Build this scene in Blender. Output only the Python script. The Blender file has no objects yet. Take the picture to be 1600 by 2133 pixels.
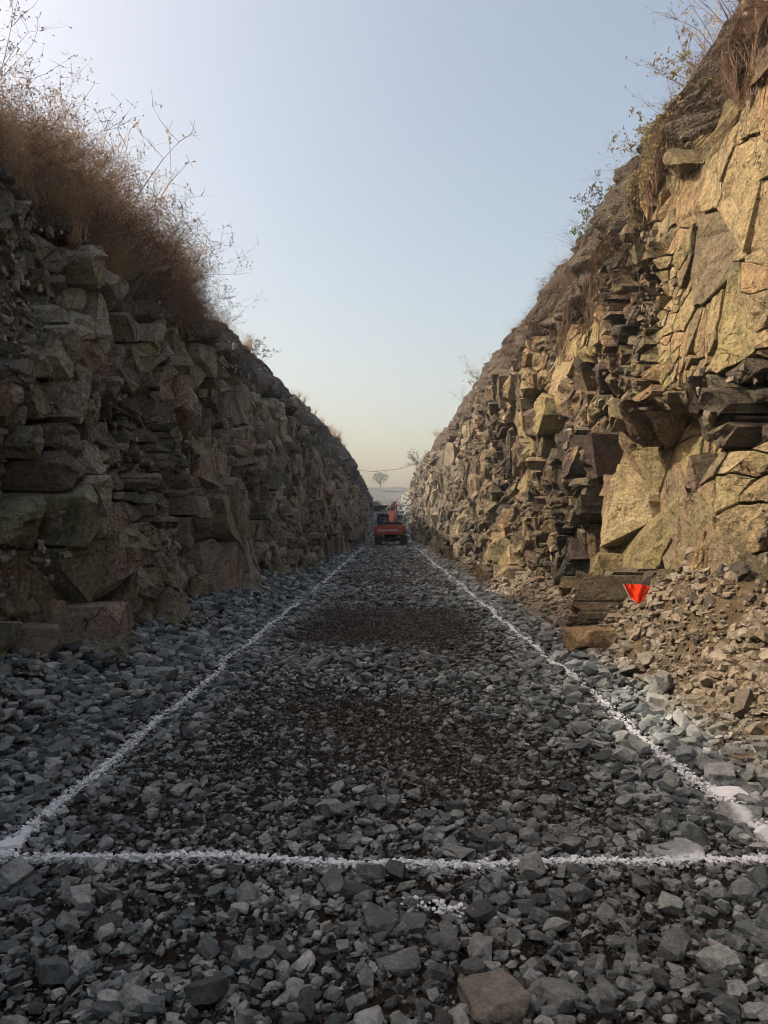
import bpy, bmesh, math, random
import numpy as np
from mathutils import Vector, Matrix, Euler, kdtree

random.seed(11)
rng = np.random.default_rng(11)
R = math.radians
scene = bpy.context.scene
C = scene.collection

# ------------------------------------------------------------------ camera, sky, sun, exposure
CAM_H = 1.7
F_PX = 1600.0                      # focal length in pixels of the 1600 x 2133 photograph
VPX, VPY = 812.0, 1097.0           # where the road's direction meets the horizon in the photograph
cam = bpy.data.cameras.new('camera')
cam.sensor_fit = 'VERTICAL'
cam.sensor_height = 36.0
cam.lens = 36.0 * F_PX / 2133.0
cam.clip_start = 0.05
cam.clip_end = 6000
cam_ob = bpy.data.objects.new('camera', cam)
C.objects.link(cam_ob)
cam_ob.location = (0, 0, CAM_H)
cam_ob.rotation_euler = (R(90) + math.atan((VPY - 1066.5) / F_PX), 0, math.atan((VPX - 800) / F_PX))
scene.camera = cam_ob

SUN_EL = R(43.5)
SUN_AZ = R(-88)                    # measured from +y (the road's direction), negative = to the left
world = bpy.data.worlds.new('World')
scene.world = world
world.use_nodes = True
wn = world.node_tree
wn.nodes.clear()
sky = wn.nodes.new('ShaderNodeTexSky')
sky.sky_type = 'NISHITA'
sky.sun_disc = False
sky.sun_elevation = SUN_EL
sky.sun_rotation = SUN_AZ
sky.altitude = 200
sky.air_density = 1.2
sky.dust_density = 6.0
sky.ozone_density = 0.2
bg = wn.nodes.new('ShaderNodeBackground')
bg.inputs['Strength'].default_value = 0.15
wo = wn.nodes.new('ShaderNodeOutputWorld')
dusty = wn.nodes.new('ShaderNodeMix')           # dust in the air takes some blue out of the whole sky
dusty.data_type = 'RGBA'
dusty.blend_type = 'MULTIPLY'
dusty.inputs[0].default_value = 1.0
dusty.inputs[7].default_value = (1.0, 0.893, 0.765, 1)
wn.links.new(sky.outputs[0], dusty.inputs[6])
wn.links.new(dusty.outputs[2], bg.inputs['Color'])
wn.links.new(bg.outputs[0], wo.inputs['Surface'])

sun = bpy.data.lights.new('sun', 'SUN')
sun.energy = 2.8
sun.angle = R(0.6)
sun.color = (1.0, 0.89, 0.74)
sun_ob = bpy.data.objects.new('sun', sun)
C.objects.link(sun_ob)
sun_dir = Vector((math.sin(SUN_AZ) * math.cos(SUN_EL), math.cos(SUN_AZ) * math.cos(SUN_EL), math.sin(SUN_EL)))
sun_ob.rotation_euler = sun_dir.to_track_quat('Z', 'Y').to_euler()
sun_ob.location = (-20, 20, 40)

vs = scene.view_settings
vs.view_transform = 'Standard'
vs.look = 'None'
vs.exposure = 0.92
vs.gamma = 1.0
vs.use_curve_mapping = False
scene.render.engine = 'CYCLES'
cy = scene.cycles
cy.use_denoising = True
cy.use_adaptive_sampling = True
cy.adaptive_threshold = 0.035
cy.adaptive_min_samples = 16
cy.max_bounces = 4
cy.diffuse_bounces = 3
cy.glossy_bounces = 1
cy.transmission_bounces = 3
cy.transparent_max_bounces = 6
cy.volume_bounces = 0
cy.filter_width = 1.05
cy.sample_clamp_indirect = 4.0


# ------------------------------------------------------------------ helpers
def tag(o, label=None, cat=None, group=None, kind=None):
    if label: o['label'] = label
    if cat: o['category'] = cat
    if group: o['group'] = group
    if kind: o['kind'] = kind
    return o


def mesh_from(name, verts, faces, mats=(), smooth=False):
    me = bpy.data.meshes.new(name)
    me.from_pydata([tuple(v) for v in verts] if not isinstance(verts, np.ndarray) else verts.tolist(), [],
                   faces if isinstance(faces, list) else faces.tolist())
    for m in mats: me.materials.append(m)
    if smooth: me.polygons.foreach_set('use_smooth', [True] * len(me.polygons))
    me.update()
    return me


def link(name, me, parent=None, loc=None, rot=None, scale=None):
    o = bpy.data.objects.new(name, me)
    C.objects.link(o)
    if parent is not None: o.parent = parent
    if loc is not None: o.location = loc
    if rot is not None: o.rotation_euler = rot
    if scale is not None: o.scale = scale
    return o


def set_tint(me, vals):
    a = me.attributes.new('tint', 'FLOAT', 'POINT')
    a.data.foreach_set('value', np.asarray(vals, dtype=np.float32))


def _h(ix, iy, iz):
    n = (ix.astype(np.int64) * 374761393 + iy.astype(np.int64) * 668265263 + iz.astype(np.int64) * 1274126177) & 0xffffffff
    n = ((n ^ (n >> 13)) * 1103515245) & 0xffffffff
    n = ((n ^ (n >> 16)) * 2246822519) & 0xffffffff
    return ((n ^ (n >> 15)) & 0xffffff) / float(0xffffff)


def vnoise(x, y, z=0.0):
    x, y, z = np.broadcast_arrays(np.asarray(x, float), np.asarray(y, float), np.asarray(z, float))
    ix, iy, iz = np.floor(x), np.floor(y), np.floor(z)
    fx, fy, fz = x - ix, y - iy, z - iz
    fx, fy, fz = [f * f * f * (f * (f * 6 - 15) + 10) for f in (fx, fy, fz)]
    out = 0
    for a in (0, 1):
        for b in (0, 1):
            for c in (0, 1):
                w = (fx if a else 1 - fx) * (fy if b else 1 - fy) * (fz if c else 1 - fz)
                out = out + w * _h(ix + a, iy + b, iz + c)
    return out * 2 - 1


def fbm(x, y, z=0.0, octv=4, gain=0.5):
    s, a, f = 0.0, 1.0, 1.0
    for k in range(octv):
        s = s + a * vnoise(np.asarray(x) * f + 17.3 * k, np.asarray(y) * f - 9.1 * k, np.asarray(z) * f + 5.7 * k)
        a *= gain
        f *= 2.03
    return s


def smooth(e0, e1, v):
    t = np.clip((np.asarray(v, float) - e0) / (e1 - e0), 0, 1)
    return t * t * (3 - 2 * t)


def at(px, py, d):
    """a pixel of the photograph at the distance d along the road -> a point of the place"""
    return Vector(((px - VPX) / F_PX * d, d, CAM_H - (py - VPY) / F_PX * d))


def project(p):
    """point -> pixel of the photograph (small angle form)"""
    return VPX + F_PX * p[0] / max(p[1], .01), VPY - F_PX * (p[2] - CAM_H) / max(p[1], .01)


# ------------------------------------------------------------------ materials
class NT:
    def __init__(self, name):
        self.m = bpy.data.materials.new(name)
        self.m.use_nodes = True
        self.t = self.m.node_tree
        self.t.nodes.clear()
        self.out = self.t.nodes.new('ShaderNodeOutputMaterial')

    def n(self, kind, **kw):
        nd = self.t.nodes.new('ShaderNode' + kind)
        for k, v in kw.items():
            setattr(nd, k, v)
        return nd

    def put(self, sock, v):
        if hasattr(v, 'is_output') or isinstance(v, bpy.types.NodeSocket):
            self.t.links.new(v, sock)
        elif isinstance(v, (tuple, list)) and len(v) == 3 and sock.type == 'RGBA':
            sock.default_value = (*v, 1)
        else:
            sock.default_value = v

    def pos(self):
        return self.n('NewGeometry').outputs['Position']

    def math(self, op, a, b=None, c=None, clamp=False):
        nd = self.n('Math', operation=op, use_clamp=clamp)
        self.put(nd.inputs[0], a)
        if b is not None: self.put(nd.inputs[1], b)
        if c is not None: self.put(nd.inputs[2], c)
        return nd.outputs[0]

    def noise(self, vec, scale, detail=4, rough=0.55, dist=0.0):
        nd = self.n('TexNoise')
        self.put(nd.inputs['Vector'], vec)
        nd.inputs['Scale'].default_value = scale
        nd.inputs['Detail'].default_value = detail
        nd.inputs['Roughness'].default_value = rough
        nd.inputs['Distortion'].default_value = dist
        return nd.outputs['Fac']

    def mapping(self, vec, scale=(1, 1, 1), rot=(0, 0, 0)):
        nd = self.n('Mapping')
        self.put(nd.inputs['Vector'], vec)
        nd.inputs['Scale'].default_value = scale
        nd.inputs['Rotation'].default_value = rot
        return nd.outputs[0]

    def cracks(self, vec, scale, width, rnd=1.0):
        nd = self.n('TexVoronoi', feature='DISTANCE_TO_EDGE')
        self.put(nd.inputs['Vector'], vec)
        nd.inputs['Scale'].default_value = scale
        nd.inputs['Randomness'].default_value = rnd
        mr = self.n('MapRange')
        self.put(mr.inputs['Value'], nd.outputs['Distance'])
        mr.inputs['From Max'].default_value = width
        return mr.outputs[0]          # 0 in the crack, 1 off it

    def range(self, v, a, b, c=0.0, d=1.0):
        mr = self.n('MapRange')
        self.put(mr.inputs['Value'], v)
        for k, x in (('From Min', a), ('From Max', b), ('To Min', c), ('To Max', d)):
            mr.inputs[k].default_value = x
        return mr.outputs[0]

    def ramp(self, fac, stops, interp='LINEAR'):
        nd = self.n('ValToRGB')
        el = nd.color_ramp.elements
        nd.color_ramp.interpolation = interp
        while len(el) < len(stops): el.new(0.5)
        for e, (p, c) in zip(el, stops):
            e.position = p
            e.color = (*c, 1)
        self.put(nd.inputs[0], fac)
        return nd.outputs[0]

    def mix(self, fac, a, b, blend='MIX'):
        nd = self.n('Mix', data_type='RGBA', blend_type=blend)
        self.put(nd.inputs[0], fac)
        self.put(nd.inputs[6], a)
        self.put(nd.inputs[7], b)
        return nd.outputs[2]

    def bump(self, h, strength=0.5, dist=0.05, normal=None):
        nd = self.n('Bump')
        nd.inputs['Strength'].default_value = strength
        nd.inputs['Distance'].default_value = dist
        self.put(nd.inputs['Height'], h)
        if normal is not None: self.put(nd.inputs['Normal'], normal)
        return nd.outputs[0]

    def principled(self, color, rough=0.9, normal=None, spec=0.3, metal=0.0):
        nd = self.n('BsdfPrincipled')
        self.put(nd.inputs['Base Color'], color)
        self.put(nd.inputs['Roughness'], rough)
        nd.inputs['Metallic'].default_value = metal
        nd.inputs['Specular IOR Level'].default_value = spec
        if normal is not None: self.put(nd.inputs['Normal'], normal)
        self.t.links.new(nd.outputs[0], self.out.inputs['Surface'])
        return nd


def rock_material(name, stops, dark, patch, warm, far=None):
    """layered fractured rock: large colour patches, one tint per block, staining, hairline cracks, grain"""
    t = NT(name)
    p = t.pos()
    tint = t.n('Attribute', attribute_name='tint').outputs['Fac']
    big = t.noise(t.mapping(p, (.55, .55, .35)), 1.0, 5, .6, .8)
    v = t.math('ADD', t.math('MULTIPLY', big, .52), t.math('MULTIPLY', tint, .55))
    v = t.math('SUBTRACT', v, .0)
    col = t.ramp(v, stops)
    streak = t.noise(t.mapping(p, (2.2, 2.2, .5)), 1.6, 5, .65, .4)
    col = t.mix(t.range(streak, .52, .70), col, patch)
    hue = t.math('FRACT', t.math('MULTIPLY', tint, 7.3))
    col = t.mix(t.range(hue, .66, .70, 0, .7), col, (.86, .92, .78), 'MULTIPLY')
    col = t.mix(t.range(hue, .26, .30, .75, 0), col, (1.0, .86, .86), 'MULTIPLY')
    rust = t.noise(t.mapping(p, (1, 1, .7)), .9, 4, .6, 1.0)
    col = t.mix(t.math('MULTIPLY', t.range(rust, .56, .72), .6), col, warm)
    if far:  # far stretch greyed: haze and shade put into the rock colour
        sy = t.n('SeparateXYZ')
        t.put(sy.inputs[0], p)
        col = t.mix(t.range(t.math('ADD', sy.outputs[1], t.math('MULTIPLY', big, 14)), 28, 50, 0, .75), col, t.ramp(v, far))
    grain = t.noise(p, 22, 6, .7)
    col = t.mix(1.0, col, t.ramp(grain, [(.30, (.42, .42, .42)), (.50, (.95, .95, .95)), (.72, (1.5, 1.5, 1.5))]), 'MULTIPLY')
    warp = t.n('VectorMath', operation='ADD')
    nz = t.n('TexNoise')
    t.put(nz.inputs['Vector'], p)
    nz.inputs['Scale'].default_value = 2.2
    nz.inputs['Detail'].default_value = 4
    sc = t.n('VectorMath', operation='SCALE')
    t.put(sc.inputs[0], nz.outputs['Color'])
    sc.inputs['Scale'].default_value = .55
    t.put(warp.inputs[0], p)
    t.put(warp.inputs[1], sc.outputs[0])
    ck = t.cracks(t.mapping(warp.outputs[0], (1, 1, .7)), 1.3, .009)
    ck = t.math('MAXIMUM', ck, t.range(t.noise(p, 1.1, 2), .50, .56, 1, 0))
    ck2 = t.cracks(warp.outputs[0], 4.5, .014)
    sel = t.range(t.noise(p, .8, 2), .45, .6)
    ck2 = t.math('MAXIMUM', ck2, t.math('SUBTRACT', 1.0, sel))
    crack = t.math('MULTIPLY', ck, ck2)
    col = t.mix(crack, dark, col)
    lump = t.noise(t.mapping(p, (1, 1, 1.3)), 4.0, 7, .68, .0)
    nrm = t.bump(t.math('ADD', lump, t.math('MULTIPLY', crack, .18)), .95, .15)
    nrm = t.bump(grain, .75, .03, nrm)
    t.principled(col, .92, nrm, .18)
    return t.m


M = {}
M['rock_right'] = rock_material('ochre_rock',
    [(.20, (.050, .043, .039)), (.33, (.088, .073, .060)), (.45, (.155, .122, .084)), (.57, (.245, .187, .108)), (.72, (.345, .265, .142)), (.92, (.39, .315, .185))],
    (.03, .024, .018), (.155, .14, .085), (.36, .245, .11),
    [(.25, (.085, .080, .070)), (.5, (.17, .155, .125)), (.8, (.27, .24, .185))])  # duller stops for the far stretch, with haze and shade painted in
M['rock_left'] = rock_material('grey_brown_rock',
    [(.18, (.064, .060, .053)), (.30, (.16, .146, .121)), (.42, (.30, .272, .226)), (.56, (.43, .368, .296)), (.74, (.36, .338, .245)), (.92, (.53, .485, .405))],
    (.03, .026, .022), (.18, .175, .115), (.29, .185, .12))


def soil_material(name, a, b, c):
    t = NT(name)
    p = t.pos()
    n1 = t.noise(p, 1.3, 6, .65, .4)
    col = t.ramp(n1, [(.3, a), (.52, b), (.72, c)])
    vor = t.n('TexVoronoi')
    t.put(vor.inputs['Vector'], p)
    vor.inputs['Scale'].default_value = 16
    peb = t.range(vor.outputs['Distance'], 0, .55, 1, 0)
    col = t.mix(t.math('MULTIPLY', peb, .35), col, c)
    g = t.noise(p, 30, 5, .7)
    col = t.mix(1.0, col, t.ramp(g, [(.3, (.6, .6, .6)), (.7, (1.25, 1.25, 1.25))]), 'MULTIPLY')
    nrm = t.bump(t.noise(p, 4, 6, .7, .3), .9, .16)
    nrm = t.bump(t.math('ADD', peb, t.math('MULTIPLY', g, .6)), .8, .04, nrm)
    t.principled(col, .95, nrm, .1)
    return t.m


M['soil_right'] = soil_material('brown_soil_with_pebbles', (.050, .041, .034), (.092, .075, .060), (.155, .128, .10))
M['soil_hill'] = soil_material('haze_toned_scrub_ground', (.085, .095, .098), (.125, .135, .135), (.17, .175, .165))  # bluish haze of the distance put into the soil colour
M['soil_left'] = soil_material('grey_soil_with_pebbles', (.075, .066, .057), (.13, .116, .098), (.21, .185, .155))


LINE_X = 2.04            # the two lime lines run at this distance from the middle of the road
CROSS_Y = 3.95           # the lime line across the road


def line_offset(y, side):
    return (fbm(np.asarray(y) * .9, 3.1 * side, 0.0, 3) * .055)


def stone_material(name, stops, lime=True, talus=None):
    t = NT(name)
    p = t.pos()
    rnd = t.n('ObjectInfo').outputs['Random']
    tx = t.n('TexCoord').outputs['Object']
    n1 = t.noise(p, 1.1, 3, .6)
    v = t.math('ADD', t.math('MULTIPLY', rnd, .75), t.math('MULTIPLY', n1, .3))
    col = t.ramp(v, stops)
    sx = t.n('SeparateXYZ')
    t.put(sx.inputs[0], p)
    x, y, z = sx.outputs
    if lime:
        # brown dirt worked in between the stones along the middle of the road
        lane = t.range(t.math('ABSOLUTE', t.math('ADD', x, t.math('MULTIPLY', t.math('SUBTRACT', t.noise(p, .8, 2), .5), 1.6))), 1.25, 1.75, 1, 0)
        band = t.range(t.noise(t.mapping(p, (.30, .26, .3)), 1.0, 3, .55), .44, .60)
        band0 = t.math('MULTIPLY', t.range(y, 10.5, 11.8), t.range(y, 15.0, 17.5, 1, 0))
        dirt = t.math('MULTIPLY', lane, t.math('MAXIMUM', t.math('MULTIPLY', band, t.range(y, 4, 7, .55, .85)), band0))
        col = t.mix(t.math('MULTIPLY', dirt, .7), col, (.078, .049, .033))
        # ochre dust on the stones at the foot of the right bank
        od = t.math('MULTIPLY', t.range(t.math('ADD', x, t.math('MULTIPLY', t.noise(p, 1.5, 3), .7)), 2.75, 3.25), .8)
        col = t.mix(od, col, (.20, .148, .09))
    g = t.noise(p, 60, 5, .7)
    g2 = t.noise(p, 14, 4, .6)
    col = t.mix(1.0, col, t.ramp(t.math('ADD', t.math('MULTIPLY', g, .5), t.math('MULTIPLY', g2, .5)), [(.34, (.5, .5, .5)), (.5, (1, 1, 1)), (.64, (1.55, 1.55, 1.55))]), 'MULTIPLY')
    if lime:
        nz = t.math('SUBTRACT', t.noise(p, 9, 4, .7), .5)
        wob = t.math('MULTIPLY', t.math('SUBTRACT', t.noise(p, 1.2, 2), .5), .10)
        dl = t.math('ABSOLUTE', t.math('ADD', t.math('SUBTRACT', t.math('ABSOLUTE', x), LINE_X), wob))
        dc = t.math('ABSOLUTE', t.math('ADD', t.math('SUBTRACT', y, CROSS_Y), wob))
        dl = t.math('ADD', dl, t.math('MULTIPLY', t.math('LESS_THAN', y, CROSS_Y - .1), 5))
        dl = t.math('ADD', dl, t.math('MULTIPLY', t.math('GREATER_THAN', y, 69), 5))
        dc = t.math('ADD', dc, t.math('MULTIPLY', t.math('GREATER_THAN', t.math('ABSOLUTE', x), LINE_X + .05), 5))
        d = t.math('ADD', t.math('MINIMUM', dl, dc), t.math('MULTIPLY', nz, .16))
        ng = t.n('SeparateXYZ')
        t.put(ng.inputs[0], t.n('NewGeometry').outputs['Normal'])
        up = t.range(ng.outputs[2], .0, .45)
        w = t.math('MULTIPLY', t.range(d, .012, .055, 1, 0), up)
        dust = t.math('MULTIPLY', t.math('MULTIPLY', t.range(d, .03, .17, .38, 0), up), t.range(t.noise(p, 5, 3), .4, .6))
        col = t.mix(t.math('MAXIMUM', w, dust), col, (.72, .74, .78))
    nrm = t.bump(t.math('ADD', t.noise(p, 25, 5, .65, .3), t.math('MULTIPLY', g, .3)), .8, .025)
    t.principled(col, t.range(g2, .3, .7, .62, .88), nrm, .32)
    return t.m


GREY = [(.10, (.038, .043, .044)), (.26, (.090, .105, .108)), (.44, (.155, .176, .178)), (.62, (.205, .220, .210)), (.78, (.29, .312, .308)), (.92, (.40, .41, .395)), (.99, (.35, .26, .16))]
M['stone'] = stone_material('grey_basalt_stone', GREY)
TAN = [(.10, (.048, .039, .033)), (.35, (.092, .072, .053)), (.60, (.155, .119, .080)), (.85, (.25, .20, .14))]
M['gravel'] = stone_material('gap_shade_gravel', [(.1, (.022, .020, .018)), (.4, (.05, .047, .042)), (.7, (.085, .080, .070)), (.95, (.15, .145, .13))])  # gravel toned darker to paint shade into the gaps between stones
M['stone_tan'] = stone_material('dusty_tan_stone', TAN, False)
LEFTS = [(.10, (.08, .072, .064)), (.35, (.16, .145, .122)), (.60, (.23, .20, .165)), (.85, (.30, .255, .205))]
M['stone_left'] = stone_material('grey_brown_stone', LEFTS, False)

t = NT('gap_shade_dirt')  # brown dirt, darkened further so its colour carries the shade between stones
p = t.pos()
n1 = t.noise(p, .6, 5, .6)
col = t.ramp(n1, [(.35, (.020, .016, .012)), (.55, (.036, .027, .020)), (.75, (.055, .045, .036))])
g = t.noise(p, 40, 5, .75)
col = t.mix(1.0, col, t.ramp(g, [(.3, (.5, .5, .5)), (.7, (1.4, 1.4, 1.4))]), 'MULTIPLY')
sx = t.n('SeparateXYZ')
t.put(sx.inputs[0], p)
od = t.range(t.math('ADD', sx.outputs[0], t.math('MULTIPLY', n1, .5)), 2.75, 3.2)
col = t.mix(od, col, t.ramp(t.noise(p, 7, 5, .7), [(.3, (.070, .050, .033)), (.7, (.18, .13, .078))]))
nrm = t.bump(t.noise(p, 11, 6, .7), .9, .06)
nrm = t.bump(g, .7, .02, nrm)
t.principled(col, .95, nrm, .1)
M['dirt'] = t.m

t = NT('white_lime')
p = t.pos()
g = t.noise(p, 18, 5, .7)
col = t.ramp(g, [(.26, (.36, .37, .39)), (.40, (.78, .80, .83)), (.7, (.88, .90, .92))])
t.principled(col, .95, t.bump(t.noise(p, 40, 5, .7), .6, .015), .1)
M['lime'] = t.m


def plant_material(name, stops, transl=.28):
    t = NT(name)
    rnd = t.n('ObjectInfo').outputs['Random']
    p = t.pos()
    v = t.math('ADD', t.math('MULTIPLY', rnd, .55), t.math('MULTIPLY', t.range(t.noise(p, .7, 4, .6), .3, .7), .45))
    col = t.ramp(v, stops)
    d = t.n('BsdfDiffuse')
    t.put(d.inputs['Color'], col)
    tr = t.n('BsdfTranslucent')
    t.put(tr.inputs['Color'], col)
    mx = t.n('MixShader')
    mx.inputs[0].default_value = transl
    t.t.links.new(d.outputs[0], mx.inputs[1])
    t.t.links.new(tr.outputs[0], mx.inputs[2])
    t.t.links.new(mx.outputs[0], t.out.inputs['Surface'])
    return t.m


M['dry'] = plant_material('dry_reddish_brown_stalk', [(.10, (.11, .082, .078)), (.34, (.24, .17, .14)), (.55, (.40, .29, .20)), (.85, (.54, .43, .29))])
M['dry_red'] = plant_material('dry_red_brown_root', [(.15, (.060, .042, .034)), (.5, (.14, .092, .068)), (.8, (.28, .195, .14))])
M['straw'] = plant_material('straw_coloured_grass', [(.25, (.22, .13, .075)), (.5, (.34, .225, .125)), (.8, (.46, .33, .19))])
M['olive'] = plant_material('olive_dry_leaf', [(.25, (.10, .088, .045)), (.5, (.17, .145, .072)), (.8, (.27, .225, .12))])
M['green'] = plant_material('green_leaf', [(.2, (.05, .085, .022)), (.8, (.13, .19, .045))])
M['far_leaf'] = plant_material('haze_paled_green_leaf', [(.2, (.17, .20, .16)), (.8, (.26, .29, .24))])  # leaf green paled: distance haze painted into the colour


def flat_material(name, color, rough=.6, metal=0.0, dust=.35, dust_col=(.16, .13, .10), spec=.4):
    t = NT(name)
    p = t.n('TexCoord').outputs['Object']
    n = t.noise(p, 3.0, 5, .65)
    col = t.mix(t.math('MULTIPLY', t.range(n, .42, .68), dust), color, dust_col)
    t.principled(col, t.range(n, .3, .7, rough - .12, rough + .18), t.bump(t.noise(p, 40, 3), .1, .01), spec, metal)
    return t.m


M['orange'] = flat_material('orange_red_machine_paint', (.42, .062, .018), .5, 0, .4, (.17, .08, .045))
M['black'] = flat_material('black_machine_paint', (.018, .019, .021), .55, 0, .25, (.06, .055, .05))
M['steel'] = flat_material('dusty_dark_steel', (.045, .043, .042), .6, .5, .5, (.13, .115, .095))
M['chrome'] = flat_material('bright_cylinder_rod', (.62, .62, .62), .25, .9, .1)
M['letter'] = flat_material('white_lettering_paint', (.72, .72, .70), .6, 0, .15)
M['grey_paint'] = flat_material('grey_machine_paint', (.24, .25, .25), .55, 0, .3)
M['amber'] = flat_material('amber_reflector', (.72, .30, .03), .35, 0, .1)
M['cable'] = flat_material('dark_cable_sheath', (.10, .055, .045), .7, 0, .2)
M['bark'] = flat_material('grey_brown_bark', (.13, .10, .08), .9, 0, .2)
t = NT('dark_window_glass')
t.principled((.02, .025, .03), .08, None, .6)
M['glass'] = t.m
t = NT('orange_red_cloth')
p = t.n('TexCoord').outputs['Object']
d = t.n('BsdfDiffuse')
colr = t.ramp(t.noise(p, 14, 3), [(.3, (.72, .045, .012)), (.7, (.95, .09, .025))])
t.put(d.inputs['Color'], colr)
tr = t.n('BsdfTranslucent')
t.put(tr.inputs['Color'], colr)
mx = t.n('MixShader')
mx.inputs[0].default_value = .4
t.t.links.new(d.outputs[0], mx.inputs[1])
t.t.links.new(tr.outputs[0], mx.inputs[2])
t.t.links.new(mx.outputs[0], t.out.inputs['Surface'])
M['cloth'] = t.m
t = NT('white_cloth_hem')
t.principled((.75, .55, .48), .9, None, .1)
M['hem'] = t.m


# ------------------------------------------------------------------ the shape of the cut
def _crest_h(side, s):
    s = np.asarray(s, float)
    if side < 0:
        h = np.interp(s, [-20, 5, 10, 16, 25, 37, 55, 73, 100, 150], [6.9, 6.7, 6.5, 7.1, 7.6, 8.0, 8.7, 9.2, 9.0, 8.2])
    else:
        h = np.interp(s, [-20, 8, 12, 18, 32, 56, 80, 104, 150], [9.3, 9.4, 9.2, 9.0, 8.9, 9.3, 9.8, 10.3, 10.4])
    return h + fbm(s / 3.4, side * 7.7, 1.0, 5, .6) * .30


_TS = np.arange(-26, 162, .04)
_CREST = {sd: _crest_h(sd, _TS) for sd in (-1, 1)}


def crest_h(side, s):
    return np.interp(s, _TS, _CREST[side])


def base_x(side, s):
    if side < 0:
        return np.interp(s, [-20, 4, 8, 10, 16, 26, 60, 100, 150], [4.1, 4.1, 3.9, 3.5, 3.6, 3.1, 2.85, 2.8, 2.6])
    return np.interp(s, [-20, 5, 9, 13, 20, 30, 80, 100, 150], [3.7, 3.6, 3.4, 3.4, 3.5, 3.35, 3.05, 3.0, 2.8])


def crest_x(side, s):
    if side < 0:
        return np.interp(s, [-20, 10, 16, 25, 37, 73, 150], [5.4, 5.3, 5.1, 4.9, 4.6, 4.25, 4.1])
    return np.interp(s, [-20, 12, 18, 32, 56, 104, 150], [5.3, 5.1, 4.95, 4.65, 4.5, 4.4, 4.3])


def _rock_top(side, s):
    """height where solid rock gives way to the soil on top"""
    s = np.asarray(s, float)
    h = crest_h(side, s)
    if side < 0:
        fr = np.interp(s, [0, 14, 24, 34, 50, 80, 140], [.86, .84, .80, .72, .62, .56, .5])
    else:
        fr = np.interp(s, [0, 9, 13, 20, 30, 50, 80, 140], [.82, .80, .76, .76, .74, .76, .84, .9])
    return h * (fr + .05 * fbm(s / 1.9, side * 3.3, 4.0, 3))


_ROCK = {sd: _rock_top(sd, _TS) for sd in (-1, 1)}


def rock_top(side, s):
    return np.interp(s, _TS, _ROCK[side])


FEATURES = {   # (s0, s1, t0, t1, extra depth): hollows (+) and bulges (-) that the photograph shows
    1: [(9.0, 12.2, 0.9, 3.35, .50), (12.2, 13.6, 0.0, 2.4, -.15), (6.5, 11.0, 3.4, 6.8, -.05), (15.5, 17.5, 6.0, 7.4, .45), (19.0, 21.0, 4.2, 5.2, .45), (13.6, 15.0, 3.0, 5.5, .25), (7.9, 8.9, .9, 2.6, -.25)],
    -1: [(11.0, 14.5, 3.0, 3.9, .3), (8.0, 13.0, 0.0, 2.2, -.18), (14.0, 16.5, .2, 1.6, .4), (16.8, 20.0, 0.0, 2.3, -.2)],
}


CALM = {   # stretches where the rock broke off along one smooth plane
    1: [(6.5, 11.0, 3.45, 6.7), (9.0, 12.2, 1.0, 3.3), (12.2, 13.7, .6, 3.5), (15.0, 18.0, 5.2, 6.4), (7.6, 8.9, .9, 2.6)],
    -1: [(16.8, 20.0, .0, 2.3), (16.0, 19.0, 2.7, 3.7)],
}


def wall_x(side, s, t):
    s = np.asarray(s, float)
    t = np.asarray(t, float)
    h = crest_h(side, s)
    u = np.clip(t / h, -.1, 1.02)
    f = np.interp(u, [-.1, 0, .1, .3, .55, .75, .85, 1, 1.02], [-.05, 0, .10, .22, .36, .48, .62, 1.0, 1.06])
    b = base_x(side, s)
    x = b + (crest_x(side, s) - b) * f
    fade = 1 - smooth(.80, 1.0, u) * .8
    for (s0, s1, t0, t1) in CALM[side]:
        w = smooth(s0 - .2, s0 + .2, s) * (1 - smooth(s1 - .15, s1 + .1, s)) * smooth(t0 - .2, t0 + .2, t) * (1 - smooth(t1 - .2, t1 + .2, t))
        fade = fade * (1 - .85 * w)
    # ribs: the face comes forward in steps that look towards the near end of the cut
    for per, amp, ph in ((3.1, .55, .2), (1.35, .30, .6)):
        k = s / (per * np.clip(s / 22, 1, 2.2)) + ph + .35 * fbm(s / 6, t / 3.2, side * 2.0 + per, 2) + t * .03
        saw = k - np.floor(k)
        saw = np.where(saw < .86, saw / .86, (1 - saw) / .14)
        x = x + amp * (saw - .5) * fade
    x = x + fade * .26 * fbm(s / 1.5, t / 1.2, side * 11.0, 3)
    for (s0, s1, t0, t1, dx) in FEATURES[side]:
        w = smooth(s0 - .15, s0 + .2, s) * (1 - smooth(s1 - .12, s1 + .05, s)) * smooth(t0 - .15, t0 + .2, t) * (1 - smooth(t1 - .25, t1 + .1, t))
        x = x + dx * w
    return x


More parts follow.
